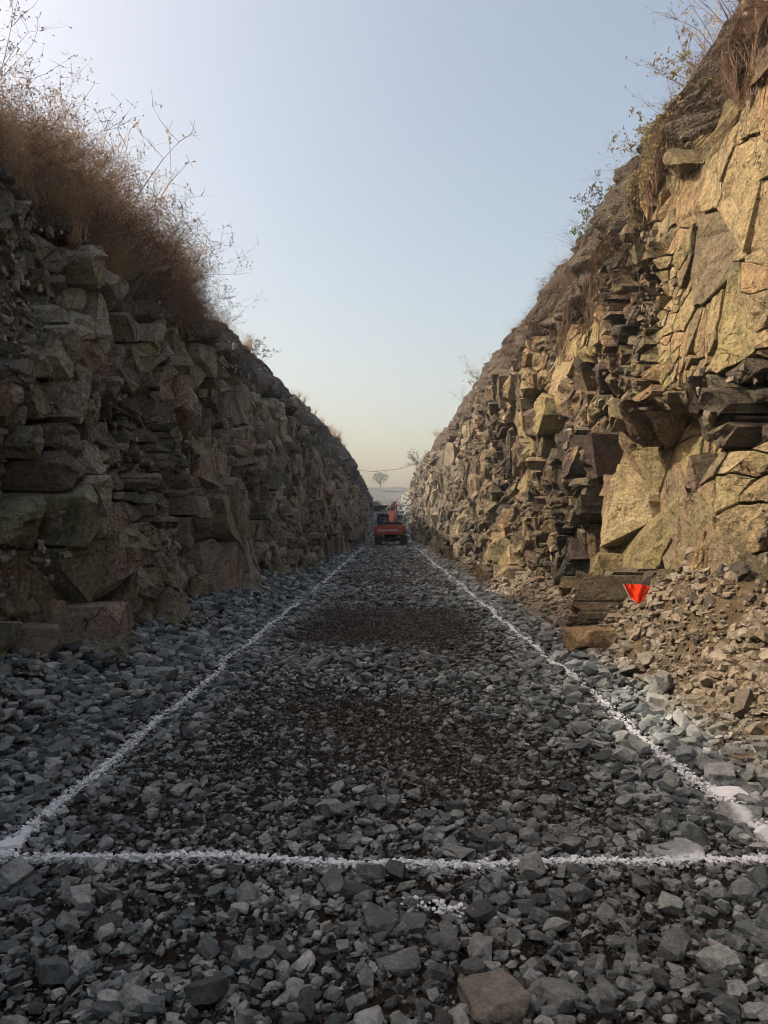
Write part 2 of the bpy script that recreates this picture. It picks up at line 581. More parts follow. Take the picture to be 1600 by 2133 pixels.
def ground_z(x, y):
    x = np.asarray(x, float)
    y = np.asarray(y, float)
    z = .03 * fbm(x * .9, y * .7, 2.0, 4) - .02
    # coarse heaps beside the lines and the banks of debris at the foot of the faces
    rt = np.interp(y, [0, 5, 9, 11, 14, 22, 40], [1.2, 1.4, 1.25, .85, .55, .45, .40])
    rs = np.interp(y, [0, 5, 9, 13, 20, 40], [2.55, 2.55, 2.45, 2.6, 2.7, 2.55])
    z = z + rt * smooth(0, 1.25, x - rs + .18 * fbm(x * .8, y * .8, 7.0, 3)) * (1 + .25 * fbm(x, y, 9.0, 3))
    lt = np.interp(y, [0, 8, 14, 30], [.35, .38, .30, .28])
    z = z + lt * smooth(0, 1.3, -x - 2.35 + .2 * fbm(x * .8, y * .8, 5.0, 3)) * (1 + .4 * fbm(x, y, 3.0, 3))
    # the far end: the floor climbs a slope of broken rock
    ramp = np.clip(y - 88, 0, 60)
    z = z + ramp * .085 + smooth(0, 16, ramp) * np.clip(1.1 + x * .62, 0, 4.2) * (1 + .12 * fbm(x * .5, y * .3, 1.0, 4))
    return z


# the floor of the cut
xs = np.concatenate([np.linspace(-9, -4.4, 10), np.linspace(-4.2, 4.2, 120), np.linspace(4.4, 9, 10)])
ys = np.concatenate([np.linspace(-22, 0, 20), np.linspace(.4, 12, 150), np.geomspace(12.1, 152, 170)])
XX, YY = np.meshgrid(xs, ys)
ZZ = ground_z(XX, YY)
nx, ny = len(xs), len(ys)
vv = np.stack([XX.ravel(), YY.ravel(), ZZ.ravel()], 1)


def grid_faces(nx, ny):
    i = np.arange(nx * ny).reshape(ny, nx)
    return np.stack([i[:-1, :-1], i[:-1, 1:], i[1:, 1:], i[1:, :-1]], -1).reshape(-1, 4)


ground = link('ground', mesh_from('ground', vv, grid_faces(nx, ny), [M['dirt']], True))
tag(ground, 'dark dirt floor of the rock cutting, shade of the stone gaps in its colour', kind='structure')

# low hills beyond the far end
xs = np.linspace(-260, 260, 130)
ys = np.concatenate([np.linspace(138, 240, 40), np.geomspace(245, 640, 25)])
XX, YY = np.meshgrid(xs, ys)
ZZ = 6.0 + np.interp(YY, [138, 160, 200, 225, 300, 640], [-1.5, .4, 5.0, 6.6, 6.8, 6.0]) + 1.0 * fbm(XX / 16, YY / 22, 0, 5, .6)
vv = np.stack([XX.ravel(), YY.ravel(), ZZ.ravel()], 1)
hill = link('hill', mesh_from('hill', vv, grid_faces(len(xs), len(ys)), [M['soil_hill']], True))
tag(hill, 'low hazy hill beyond the far end of the cutting', kind='structure')


# ------------------------------------------------------------------ stone prototypes
def stone_shape(seed, dims, fine):
    r = random.Random(seed)
    bm = bmesh.new()
    bmesh.ops.create_cube(bm, size=1.0)
    for k in range(r.randint(9, 13)):
        n = Vector((r.gauss(0, 1), r.gauss(0, 1), r.gauss(0, .9))).normalized()
        d = r.uniform(.34, .56) * (1.0 + .25 * r.random())
        res = bmesh.ops.bisect_plane(bm, geom=bm.verts[:] + bm.edges[:] + bm.faces[:], plane_co=n * d, plane_no=n, clear_outer=True, dist=1e-5)
        ed = [e for e in res['geom_cut'] if isinstance(e, bmesh.types.BMEdge)]
        if len(ed) > 2:
            try:
                bmesh.ops.edgeloop_fill(bm, edges=ed)
            except Exception:
                pass
    for v in bm.verts:
        v.co = Vector((v.co.x * dims[0], v.co.y * dims[1], v.co.z * dims[2]))
    bmesh.ops.remove_doubles(bm, verts=bm.verts[:], dist=.03)
    if fine:
        bmesh.ops.bevel(bm, geom=bm.edges[:], offset=.022, segments=1, affect='EDGES', clamp_overlap=True, profile=.5)
        bmesh.ops.triangulate(bm, faces=bm.faces[:])
        bmesh.ops.subdivide_edges(bm, edges=[e for e in bm.edges if e.calc_length() > .22], cuts=2, use_grid_fill=True)
        bmesh.ops.triangulate(bm, faces=bm.faces[:])
        co = np.array([v.co[:] for v in bm.verts])
        d = fbm(co[:, 0] * 3.5 + seed, co[:, 1] * 3.5, co[:, 2] * 3.5, 3)
        for v, q in zip(bm.verts, d):
            v.co *= 1 + .045 * q
    else:
        bmesh.ops.triangulate(bm, faces=bm.faces[:])
    bmesh.ops.recalc_face_normals(bm, faces=bm.faces[:])
    V = np.array([v.co[:] for v in bm.verts])
    V -= (V.max(0) + V.min(0)) / 2
    V /= (V.max(0) - V.min(0)).max()
    bm.verts.index_update()
    Fc = [[v.index for v in f.verts] for f in bm.faces]
    bm.free()
    return V, Fc


def random_dims(r):
    return (1.0, r.uniform(.6, .95), r.uniform(.26, .62))


FINE = [stone_shape(100 + k, random_dims(random.Random(k)), True) for k in range(22)]
COARSE = [stone_shape(300 + k, random_dims(random.Random(k + 50)), False) for k in range(16)]
def block_shape(seed):
    r = random.Random(seed)
    bm = bmesh.new()
    bmesh.ops.create_cube(bm, size=1.0)
    for k in range(7):
        n = Vector((r.choice((-1, 1)) * r.uniform(.3, 1), r.choice((-1, 1)) * r.uniform(.3, 1), r.choice((-1, 1)) * r.uniform(.3, 1))).normalized()
        res = bmesh.ops.bisect_plane(bm, geom=bm.verts[:] + bm.edges[:] + bm.faces[:], plane_co=n * r.uniform(.60, .74), plane_no=n, clear_outer=True, dist=1e-5)
        ed = [e for e in res['geom_cut'] if isinstance(e, bmesh.types.BMEdge)]
        if len(ed) > 2: bmesh.ops.edgeloop_fill(bm, edges=ed)
    bmesh.ops.remove_doubles(bm, verts=bm.verts[:], dist=.02)
    bmesh.ops.bevel(bm, geom=bm.edges[:], offset=.018, segments=1, affect='EDGES', clamp_overlap=True, profile=.5)
    bmesh.ops.triangulate(bm, faces=bm.faces[:])
    for _ in range(2):
        bmesh.ops.subdivide_edges(bm, edges=[e for e in bm.edges if e.calc_length() > .16], cuts=1, use_grid_fill=True)
        bmesh.ops.triangulate(bm, faces=bm.faces[:])
    V = np.array([v.co[:] for v in bm.verts])
    V = V * (1 + .035 * fbm(V[:, 0] * 3 + seed, V[:, 1] * 3, V[:, 2] * 3, 4))[:, None]
    bm.verts.index_update()
    Fc = [[v.index for v in f.verts] for f in bm.faces]
    bm.free()
    return V / (V.max(0) - V.min(0)).max(), Fc


SLAB = [stone_shape(500 + k, (1.0, random.Random(k).uniform(.5, .8), random.Random(k).uniform(.2, .32)), True) for k in range(6)]


def proto_objects(shapes, mat, name):
    return [bpy.data.objects.new(name, mesh_from(name, V, Fc, [mat])) for V, Fc in shapes]   # never linked: only their meshes are used


def scatter(name, pts, scl, rot, protos, parent=None):
    """one object whose points each carry a copy of one of the prototype meshes (geometry nodes)"""
    me = bpy.data.meshes.new(name)
    pts = np.asarray(pts, dtype=np.float32)
    me.vertices.add(len(pts))
    me.vertices.foreach_set('co', pts.ravel())
    scl = np.asarray(scl, dtype=np.float32)
    if scl.ndim == 1: scl = np.repeat(scl[:, None], 3, 1)
    me.attributes.new('scl', 'FLOAT_VECTOR', 'POINT').data.foreach_set('vector', np.ascontiguousarray(scl, dtype=np.float32).ravel())
    me.attributes.new('rot', 'FLOAT_VECTOR', 'POINT').data.foreach_set('vector', np.asarray(rot, dtype=np.float32).ravel())
    me.attributes.new('idx', 'INT', 'POINT').data.foreach_set('value', rng.integers(0, len(protos), len(pts)).astype(np.int32))
    o = link(name, me, parent)
    ng = bpy.data.node_groups.new(name, 'GeometryNodeTree')
    ng.interface.new_socket('Geometry', in_out='INPUT', socket_type='NodeSocketGeometry')
    ng.interface.new_socket('Geometry', in_out='OUTPUT', socket_type='NodeSocketGeometry')
    gi, go = ng.nodes.new('NodeGroupInput'), ng.nodes.new('NodeGroupOutput')
    g2i = ng.nodes.new('GeometryNodeGeometryToInstance')
    for po in protos:
        oi = ng.nodes.new('GeometryNodeObjectInfo')
        oi.inputs['Object'].default_value = po
        oi.inputs['As Instance'].default_value = False
        ng.links.new(oi.outputs['Geometry'], g2i.inputs[0])
    iop = ng.nodes.new('GeometryNodeInstanceOnPoints')
    iop.inputs['Pick Instance'].default_value = True
    ng.links.new(gi.outputs[0], iop.inputs['Points'])
    ng.links.new(g2i.outputs[0], iop.inputs['Instance'])
    for nm, typ, sock in (('idx', 'INT', 'Instance Index'), ('rot', 'FLOAT_VECTOR', 'Rotation'), ('scl', 'FLOAT_VECTOR', 'Scale')):
        na = ng.nodes.new('GeometryNodeInputNamedAttribute')
        na.data_type = typ
        na.inputs['Name'].default_value = nm
        src = [s for s in na.outputs if s.enabled and s.name == 'Attribute'][0]
        ng.links.new(src, iop.inputs[sock])
    ng.links.new(iop.outputs[0], go.inputs[0])
    md = o.modifiers.new('copies', 'NODES')
    md.node_group = ng
    return o


def join_shapes(shapes, pts, scl, rots):
    """numpy join of many small shapes into one vertex / face list, with one tint per piece"""
    VV, FF, TT, base = [], [], [], 0
    for k in range(len(pts)):
        V, Fc = shapes[rng.integers(len(shapes))]
        m = np.array(Euler(rots[k]).to_matrix())
        W = (V * scl[k]) @ m.T + pts[k]
        VV.append(W)
        FF.extend([[i + base for i in f] for f in Fc])
        TT.append(np.full(len(V), rng.random()))
        base += len(V)
    return np.concatenate(VV), FF, np.concatenate(TT)


# ------------------------------------------------------------------ the two rock faces
STYLE = {'slab': (1.5, 1.3, .02, .008), 'panel': (.46, .80, .06, .016), 'block': (.27, .40, .15, .028), 'rubble': (.12, .17, .11, .016), 'column': (.20, 1.0, .15, .022), 'bed': (.7, .2, .10, .010)}
ZONES = {   # (s0, s1, t0, t1, style)
    1: [(7.4, 11.0, 3.5, 6.6, 'slab'), (9.0, 12.0, 1.0, 3.3, 'slab'), (11.0, 14.5, 6.2, 7.6, 'bed'), (15.0, 18.0, 5.2, 6.4, 'panel'), (11.0, 13.2, 3.4, 5.2, 'rubble'),
        (7.0, 9.0, .2, 1.2, 'rubble'), (20.0, 24.0, 3.6, 5.6, 'panel'), (12.0, 13.9, .6, 3.5, 'slab'), (14.0, 15.5, 2.8, 5.6, 'panel')],
    -1: [(6.5, 13.0, .0, 2.2, 'panel'), (10.5, 14.5, 4.0, 6.0, 'column'), (14.5, 17.0, 3.5, 6.0, 'column'), (16.5, 20.0, .0, 2.4, 'slab'), (8.0, 11.0, 2.4, 4.4, 'block'),
         (16.0, 19.0, 2.6, 3.6, 'panel'), (11.0, 14.0, 2.2, 3.2, 'rubble')],
}


def seeds_for(side):
    out = []
    s = 4.2
    while s < 118:
        k = float(np.clip(s / 15, 1, 6)) ** .75
        ts = 1.25 * k
        tt = -.15 - random.uniform(0, 1.0)
        top = float(rock_top(side, s + ts / 2)) + .1
        while tt < top:
            th = min(1.15 * k, 2.2) * random.uniform(.65, 1.35)
            st = None
            cs, ct = s + ts / 2, tt + th / 2
            for (a, b, c, d, nm) in ZONES[side]:
                if a <= cs <= b and c <= ct <= d: st = nm
            if st is None:
                q = random.random() + .25 * float(vnoise(cs / 3.0, ct / 2.5, side * 5.0))
                if side > 0:
                    st = 'rubble' if q < .34 else 'block' if q < .58 else 'column' if q < .88 else 'panel' if q < .97 else 'slab'
                else:
                    st = 'rubble' if q < .30 else 'block' if q < .58 else 'column' if q < .80 else 'panel' if q < .94 else 'slab'
            ds, dt, amp, gap = STYLE[st]
            ds, dt = ds * k, dt * min(k, 2.2)
            l0 = random.gauss(0, .10 if st not in ('slab', 'panel') else .04)
            shear = random.uniform(-.35, .35)
            turn = random.gauss(.35 * side, .38) if st in ('block', 'rubble') else random.gauss(.1, .16) if st == 'column' else random.gauss(0, .12)
            ca, sa = math.cos(turn), math.sin(turn)
            na, nb = max(1, round(ts / ds)), max(1, round(th / dt))
            for a in range(na):
                for b in range(nb):
                    js, jt = random.uniform(-.42, .42), random.uniform(-.42, .42)
                    pt = tt + (b + .5 + jt) * th / nb
                    ps = s + (a + .5 + js) * ts / na + shear * (pt - ct)
                    ps, pt = cs + (ps - cs) * ca - (pt - ct) * sa, ct + (ps - cs) * sa + (pt - ct) * ca
                    off = l0 + random.gauss(0, amp) + (abs(random.gauss(0, .12)) if random.random() < .16 and st in ('block', 'rubble', 'column') else 0)
                    out.append((ps, pt, off, gap, st))
            tt += th
        s += ts
    ps, pt = np.array([q[0] for q in out]), np.array([q[1] for q in out])
    ps, pt = ps + .25 * vnoise(ps / 1.1, pt / 1.1, side * 2.0 + 1), pt + .22 * vnoise(ps / 1.1, pt / 1.1, side * 2.0 + 9)
    ok = (pt < rock_top(side, ps)) & (pt > -.4)
    return [(float(a), float(b), q[2], q[3], q[4]) for a, b, q, k in zip(ps, pt, out, ok) if k]


def masses_for(side):
    """large masses of rock: each has its own plane that the blocks in it share"""
    out = []
    s = 3.0
    while s < 122:
        k = float(np.clip(s / 15, 1, 6)) ** .7
        tt = -.5
        while tt < 9.5:
            sp, tp = s + random.uniform(-.6, .6) * k, tt + random.uniform(-.6, .6) * k
            if random.random() < .82: out.append((sp, tp, random.gauss(0, .13), random.gauss(0, .30), random.gauss(0, .26), random.random()))
            tt += 1.25 * min(k, 2)
        s += 1.05 * k
    return out


def clip_poly(poly, mx, my, nx_, ny_):
    out = []
    n = len(poly)
    dprev = (poly[-1][0] - mx) * nx_ + (poly[-1][1] - my) * ny_
    prev = poly[-1]
    for q in poly:
        d = (q[0] - mx) * nx_ + (q[1] - my) * ny_
        if (d <= 0) != (dprev <= 0):
            f = dprev / (dprev - d)
            out.append((prev[0] + (q[0] - prev[0]) * f, prev[1] + (q[1] - prev[1]) * f))
        if d <= 0: out.append(q)
        prev, dprev = q, d
    return out


def build_face(side):
    sd = seeds_for(side)
    ghosts = []                      # cells that are never built: they close the outermost blocks
    s = 3.6
    while s < 124:
        k = float(np.clip(s / 15, 1, 6)) ** .75
        ghosts += [(s, float(rock_top(side, s)) + .16 * k), (s, -.45 * min(k, 2))]
        s += .2 * k
    ghosts += [(3.9, -.2 + .25 * q) for q in range(40)] + [(121.5, -.2 + .5 * q) for q in range(24)]
    kd = kdtree.KDTree(len(sd) + len(ghosts))
    for i, q in enumerate(sd): kd.insert((q[0], q[1], 0), i)
    for i, g in enumerate(ghosts): kd.insert((g[0], g[1], 0), len(sd) + i)
    kd.balance()
    cells = []
    for i, (s, t, off, gap, st) in enumerate(sd):
        if random.random() < (.05 if st in ('block', 'rubble') else 0 if st == 'slab' else .012): continue       # a stone has fallen out here
        nb = kd.find_n((s, t, 0), 26)
        r0 = max(.5, nb[min(8, len(nb) - 1)][2] * 1.6)
        poly = [(s - r0, t - r0), (s + r0, t - r0), (s + r0, t + r0), (s - r0, t + r0)]
        for co, j, d in nb[1:]:
            if d < 1e-5: continue
            if d * .5 > max(math.hypot(q[0] - s, q[1] - t) for q in poly): break
            poly = clip_poly(poly, (s + co[0]) / 2, (t + co[1]) / 2, (co[0] - s) / d, (co[1] - t) / d)
            if len(poly) < 3: break
        if len(poly) < 3: continue
        # drop very short edges
        pl = [poly[0]]
        for q in poly[1:]:
            if math.hypot(q[0] - pl[-1][0], q[1] - pl[-1][1]) > .02: pl.append(q)
        if len(pl) < 3: continue
        cells.append((s, t, off, gap, st, pl))
    ms = masses_for(side)
    mk = kdtree.KDTree(len(ms))
    for i, q in enumerate(ms): mk.insert((q[0], q[1], 0), i)
    mk.balance()
    mx_ = wall_x(side, np.array([q[0] for q in ms]), np.clip(np.array([q[1] for q in ms]), 0, 9))
    # surface of the face at every centre and corner, in one go
    cs = np.array([c[0] for c in cells]); ct = np.array([c[1] for c in cells])
    cx = wall_x(side, cs, ct)
    allp = np.array([q for c in cells for q in c[5]])
    vx = wall_x(side, allp[:, 0], allp[:, 1])
    pieces, o = [], 0
    for ci, (s, t, off, gap, st, pl) in enumerate(cells):
        n = len(pl)
        P = np.array(pl)
        X = vx[o:o + n]
        o += n
        c = P.mean(0)
        size = math.sqrt(max(1e-4, .5 * abs(float(np.dot(P[:, 0], np.roll(P[:, 1], 1)) - np.dot(P[:, 1], np.roll(P[:, 0], 1))))))
        calm = any(a <= s <= b and e <= t <= f for (a, b, e, f) in CALM[side])
        if st == 'slab' or calm:
            d0 = X - off * .12
            cell_tilt = .03
            tint = .45 + .5 * random.random()
        else:
            _, mi, _d = mk.find((s, t, 0))
            m = ms[mi]
            soft = {'panel': .75, 'block': .6, 'column': .5, 'rubble': .35}.get(st, .4)
            plane = mx_[mi] + m[2] + np.clip(m[3] * (P[:, 0] - m[0]) + m[4] * (P[:, 1] - m[1]), -.28, .28)
            d0 = soft * plane + (1 - soft) * (.55 * X + .45 * cx[ci]) - off * (1 - .5 * soft)
            d0 = np.clip(d0, X - .42, X + .40)
            cell_tilt = {'panel': .05, 'block': .13, 'column': .12}.get(st, .30)
            tint = (.45 * m[5] + .55 * random.random()) * {'rubble': .62, 'block': .85}.get(st, 1.0)
        ta, tb = random.gauss(0, cell_tilt), random.gauss(0, cell_tilt)
        lim = .14
        d0 = d0 + np.clip(ta * (P[:, 0] - c[0]) + tb * (P[:, 1] - c[1]), -lim, lim)
        d0 = np.clip(d0, np.median(d0) - .18 - .1 * size, np.median(d0) + .18 + .1 * size)
        rad = np.maximum(np.linalg.norm(P - c, axis=1), .01)
        shr = np.clip(1 - gap * random.uniform(.5, 1.6) / rad, .7, .995)
        outer = c + (P - c) * shr[:, None]
        ch = min(.05, size * random.uniform(.015, .07)) * (2.2 if random.random() < .18 else 1)
        chs = ch * rng.uniform(.3, 1.9, n)
        if calm or st == 'slab': chs = np.minimum(chs, .012)
        elif random.random() < .45: chs[rng.integers(n)] += size * random.uniform(.06, .22)      # a corner has broken off
        shift = np.array([random.gauss(0, .05), random.gauss(0, .05)]) * (size if not (calm or st == 'slab') else 0)
        ring = c + (outer - c) * np.clip(1 - chs / rad, .35, .98)[:, None] + shift
        nz = min(.07, .085 * size) * (.2 if (calm or st == 'slab') else 1)
        ch *= .6 if st == 'slab' else 1
        ring_d = d0 - chs * .7 + rng.normal(0, nz * .5, n)
        mid = c + (ring - c) * rng.uniform(.42, .66, n)[:, None]
        mid_d = .6 * ring_d + .4 * ring_d.mean() - rng.normal(nz * .6, nz, n)
        cd = mid_d.mean() - random.gauss(nz * .3, nz)
        back = 1.0
        V = []
        for arr, dd in ((c + (outer - c) * .92, d0 + back), (outer, d0 + chs * .5), (ring, ring_d), (mid, mid_d)):
            for k in range(n): V.append((side * dd[k], arr[k][0], arr[k][1]))
        V.append((side * cd, c[0], c[1]))
        F = []
        for lv in range(3):
            for k in range(n):
                a, b = lv * n + k, lv * n + (k + 1) % n
                q = [a, b, b + n, a + n]
                F.append(q if side > 0 else q[::-1])
        for k in range(n):
            q = [3 * n + k, 3 * n + (k + 1) % n, 4 * n]
            F.append(q if side > 0 else q[::-1])
        px, py = project((side * cd, c[0], c[1]))
        vis = size * size * (abs(side * cd) + .35 * c[0]) / c[0] ** 3 if 0 - 40 < px < 1640 and -40 < py < 2170 else 0
        pieces.append((vis, np.array(V), F, tint, size))
    return pieces


def backing(side):
    """the body of the ground behind the broken blocks, the soil slope above them and the land on top"""
    ss = np.concatenate([np.linspace(-22, 3.5, 24), 1 / np.linspace(1 / 3.8, 1 / 150.0, 620)])
    us = np.concatenate([np.linspace(-.08, .55, 60), np.linspace(.56, 1, 120)])
    S, U = np.meshgrid(ss, us)
    H = crest_h(side, S)
    T = U * H
    X = wall_x(side, S, T)
    deep = 1 - smooth(-.35, .12, T - rock_top(side, S))
    rough = fbm(S / .45, T / .45, side * 4.0, 4)
    X = X + .78 * deep + .10 * rough + (1 - deep) * (.10 * fbm(S / .22, T / .22, side * 6.0, 3) + .16 * fbm(S / 1.1, T / 1.6, side * 9.0, 3)) - .12 * (1 - deep) * smooth(.0, .5, fbm(S / .9, T / .9, 8.0, 3))
    rows = [np.stack([side * X, S, T], -1)]
    for dx, nz in ((.25, .05), (.7, .1), (1.6, .14), (4, .25), (12, .4), (40, 1.0), (120, 2.0), (240, 3.0)):
        z = H[-1] + .12 * smooth(0, 1, dx) + nz * fbm(ss / 3, dx / 3.0, side, 3)
        rows.append(np.stack([side * (X[-1] + dx), ss, z], -1)[None])
    A = np.concatenate(rows, 0)
    f = grid_faces(A.shape[1], A.shape[0])
    if side < 0: f = f[:, ::-1]
    name = 'cliff_left' if side < 0 else 'cliff_right'
    me = mesh_from(name, A.reshape(-1, 3), f, [M['soil_left'] if side < 0 else M['soil_right']], True)
    return link(name, me)


def roughen(pieces):
    """finer, chipped surfaces for the blocks that show largest: subdivide each, then one noise pass over all"""
    cos, fcs, amps = [], [], []
    for (vis, V, F, tint, size) in pieces:
        bm = bmesh.new()
        vs_ = [bm.verts.new(v) for v in V]
        for f in F:
            try: bm.faces.new([vs_[i] for i in f])
            except ValueError: pass
        lim = max(.05, size * .16)
        for _ in range(2):
            bmesh.ops.subdivide_edges(bm, edges=[e for e in bm.edges if lim < e.calc_length() < .75], cuts=1, use_grid_fill=True)
        bmesh.ops.triangulate(bm, faces=bm.faces[:])
        bm.verts.index_update()
        cos.append(np.array([v.co[:] for v in bm.verts]))
        fcs.append([[v.index for v in f.verts] for f in bm.faces])
        amps.append(np.full(len(cos[-1]), min(.032, .036 * size + .006)))
        bm.free()
    co, amp = np.concatenate(cos), np.concatenate(amps)
    d = np.stack([fbm(co[:, 0] * 3.2 + 31 * k, co[:, 1] * 3.2, co[:, 2] * 3.2, 4, .55) for k in range(3)], 1) * amp[:, None]
    d += np.stack([fbm(co[:, 0] * 13 + 7 * k, co[:, 1] * 13, co[:, 2] * 13, 2) for k in range(3)], 1) * amp[:, None] * .35
    chip = np.abs(fbm(co[:, 0] * 5, co[:, 1] * 5, co[:, 2] * 5 + 40, 3))
    d[:, 0] += np.sign(co[:, 0]) * (1 - np.clip(chip * 4, 0, 1)) * amp * .7      # shallow grooves
    co = co + d
    out, o = [], 0
    for (vis, V, F, tint, size), c, f in zip(pieces, cos, fcs):
        out.append((vis, co[o:o + len(c)], f, tint, size))
        o += len(c)
    return out


CLIFF = {}
for side in (-1, 1):
    cl = backing(side)
    CLIFF[side] = cl
    tag(cl, 'shaded grey-brown rock face with thick dry brush along its top' if side < 0 else 'sunlit ochre broken rock face with soil and roots on top', kind='structure')
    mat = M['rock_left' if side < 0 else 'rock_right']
    pcs = build_face(side)
    pcs.sort(key=lambda q: -q[0])
    pcs = roughen(pcs[:750]) + pcs[750:]
    for vis, V, F, tint, size in pcs[:300]:
        org = V.mean(0)
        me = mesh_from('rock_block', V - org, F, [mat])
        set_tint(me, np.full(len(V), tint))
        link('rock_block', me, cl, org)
    VV, FF, TT, base = [], [], [], 0
    for q, (vis, V, F, tint, size) in enumerate(pcs[300:]):
        VV.append(V)
        FF.extend([[i + base for i in f] for f in F])
        TT.append(np.full(len(V), tint))
        base += len(V)
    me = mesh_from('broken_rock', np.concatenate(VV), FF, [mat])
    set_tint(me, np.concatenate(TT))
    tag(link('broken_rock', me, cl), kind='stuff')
    print('cells', side, len(pcs))

    # loose fragments wedged on the face, and pebbles in the soil above it
    n = 11000
    s = 1 / rng.uniform(1 / 90, 1 / 4.5, n)
    H = crest_h(side, s)
    t = rng.random(n) ** .8 * H * .99
    soil = t > rock_top(side, s)
    sz = np.exp(rng.normal(math.log(.060), .5, n)) * np.clip(s / 16, 1, 2.5)
    sz = np.where(soil, sz * .8, sz)
    keep = soil | (vnoise(s / .8, t / .7, side * 3.0) > .15)
    for (s0, s1, t0, t1) in CALM[side]: keep &= ~((s > s0) & (s < s1) & (t > t0) & (t < t1))
    x = wall_x(side, s, t) - np.where(soil, .01, .0) + rng.normal(0, .04, n)
    pts = np.stack([side * x, s, t], 1)[keep]
    protos = proto_objects(FINE[:10], M['stone_left' if side < 0 else 'stone_tan'], 'rock_fragment')
    rot = rng.uniform(0, 6.28, (keep.sum(), 3))
    tag(scatter('rock_fragments', pts, sz[keep], rot, protos, cl), kind='stuff')


# ------------------------------------------------------------------ loose stones on the floor
def floor_stones(y0, y1, per_m2, med, sig, lo, hi, xmax=4.0):
    n = int((y1 - y0) * 2 * xmax * per_m2)
    y = rng.uniform(y0, y1, n)
    x = rng.uniform(-xmax, xmax, n)
    fine = vnoise(x / 1.6, y / 2.4, 12.0) * .5 + vnoise(x / .6, y / .7, 3.0) * .35
    edge = smooth(1.4, 2.5, np.abs(x))
    mult = (.78 + .35 * fine) * (1 + .65 * edge)
    lane = (1 - smooth(1.1, 1.7, np.abs(x + .3 * vnoise(y / 2, 1.0)))) * (smooth(10.8, 11.6, y) * (1 - smooth(15.5, 17, y)) * .55 + .25 * smooth(4.2, 5, y) * (1 - smooth(7.5, 9, y)))
    mult = mult * (1 - lane)
    sz = np.clip(np.exp(rng.normal(math.log(med), sig, n)) * mult, lo, hi)
    inside = (x < wall_x(1, y, .3) + .1) & (x > -wall_x(-1, y, .3) - .1)
    return x[inside], y[inside], sz[inside]


sets = [floor_stones(1.3, 4.6, 760, .043, .50, .015, .150, 3.6), floor_stones(4.6, 8, 480, .050, .48, .02, .19, 4.1), floor_stones(8, 20, 240, .064, .45, .03, .24, 4.0),
        floor_stones(20, 45, 85, .095, .42, .05, .30, 3.9), floor_stones(45, 88, 40, .14, .4, .07, .35, 3.6), floor_stones(88, 135, 30, .30, .5, .1, .9, 5.0)]
sx_ = np.concatenate([q[0] for q in sets]); sy_ = np.concatenate([q[1] for q in sets]); sz_ = np.concatenate([q[2] for q in sets])
on_line = np.minimum(np.where(sy_ > CROSS_Y - .1, np.abs(np.abs(sx_) - LINE_X), 9), np.where(np.abs(sx_) < LINE_X, np.abs(sy_ - CROSS_Y), 9)) < .11
sz_ = np.where(on_line, np.minimum(sz_, .045 * np.clip(sy_ / 8, 1, 3)), sz_)
gz_ = ground_z(sx_, sy_)
sh = rng.uniform(-.02, .42, len(sx_)) * sz_
flat_ = np.interp(sy_, [2, 5, 12], [.36, .30, .22])
rot_ = np.stack([rng.normal(0, 1, len(sx_)) * flat_, rng.normal(0, 1, len(sx_)) * flat_, rng.uniform(0, 6.28, len(sx_))], 1)
pts_ = np.stack([sx_, sy_, gz_ + sh], 1)
ppx = VPX + F_PX * sx_ / sy_
ppy = VPY + F_PX * (CAM_H - pts_[:, 2]) / sy_
shown = (ppx > 10) & (ppx < 1590) & (ppy > 1100) & (ppy < 2120)
line_d = np.minimum(np.where(sy_ > CROSS_Y - .1, np.abs(np.abs(sx_) - LINE_X), 9), np.where(np.abs(sx_) < LINE_X, np.abs(sy_ - CROSS_Y), 9))
rank = np.where(shown & (line_d > .12), sz_ / sy_, 0)
order = np.argsort(-rank)[:270]
single = np.zeros(len(sx_), bool)
single[order] = True
protos_stone = proto_objects(FINE + SLAB, M['stone'], 'rubble_stone')
rub = scatter('rubble', pts_[~single], sz_[~single], rot_[~single], protos_stone)
tag(rub, 'grey crushed rock covering the whole floor of the cutting', 'rubble', kind='stuff')
for i in order:
    pk = int(rng.integers(len(protos_stone)))
    o = link('rubble_stone', protos_stone[pk].data, None, pts_[i], rot_[i], [sz_[i]] * 3)
    x, y = sx_[i], sy_[i]
    look = 'thin flat' if pk >= len(FINE) else 'blocky'
    big = 'large' if sz_[i] / y > .04 else 'medium' if sz_[i] / y > .028 else 'smaller'
    third = 'left' if ppx[i] < 533 else 'middle' if ppx[i] < 1066 else 'right'
    if y < CROSS_Y:
        lb, gp = 'before the white cross line, %s third of the picture' % third, 'stones in front of the cross line'
    elif abs(x) < LINE_X:
        lb, gp = 'on the road between the white lines, %s third of the picture' % third, 'stones between the white lines'
    elif x < 0:
        lb, gp = 'between the white line and the shaded rock face', 'stones beside the shaded rock face'
    else:
        lb, gp = 'between the white line and the sunlit rock face', 'stones beside the sunlit rock face'
    tag(o, '%s %s stone %s' % (big, look, lb), 'stone', gp)

# fine gravel between the stones close to the camera
n = 42000
y = 1.3 + 8 * rng.random(n) ** 1.4
x = rng.uniform(-3.4, 3.2, n)
g = np.stack([x, y, ground_z(x, y) + rng.uniform(-.004, .018, n)], 1)
protos_gravel = proto_objects(COARSE, M['gravel'], 'gravel_chip')
tag(scatter('gravel', g, np.exp(rng.normal(math.log(.019), .4, n)), rng.uniform(0, 6.28, (n, 3)), protos_gravel), 'fine gravel between the stones, darkened for the shade in the gaps', 'gravel', kind='stuff')
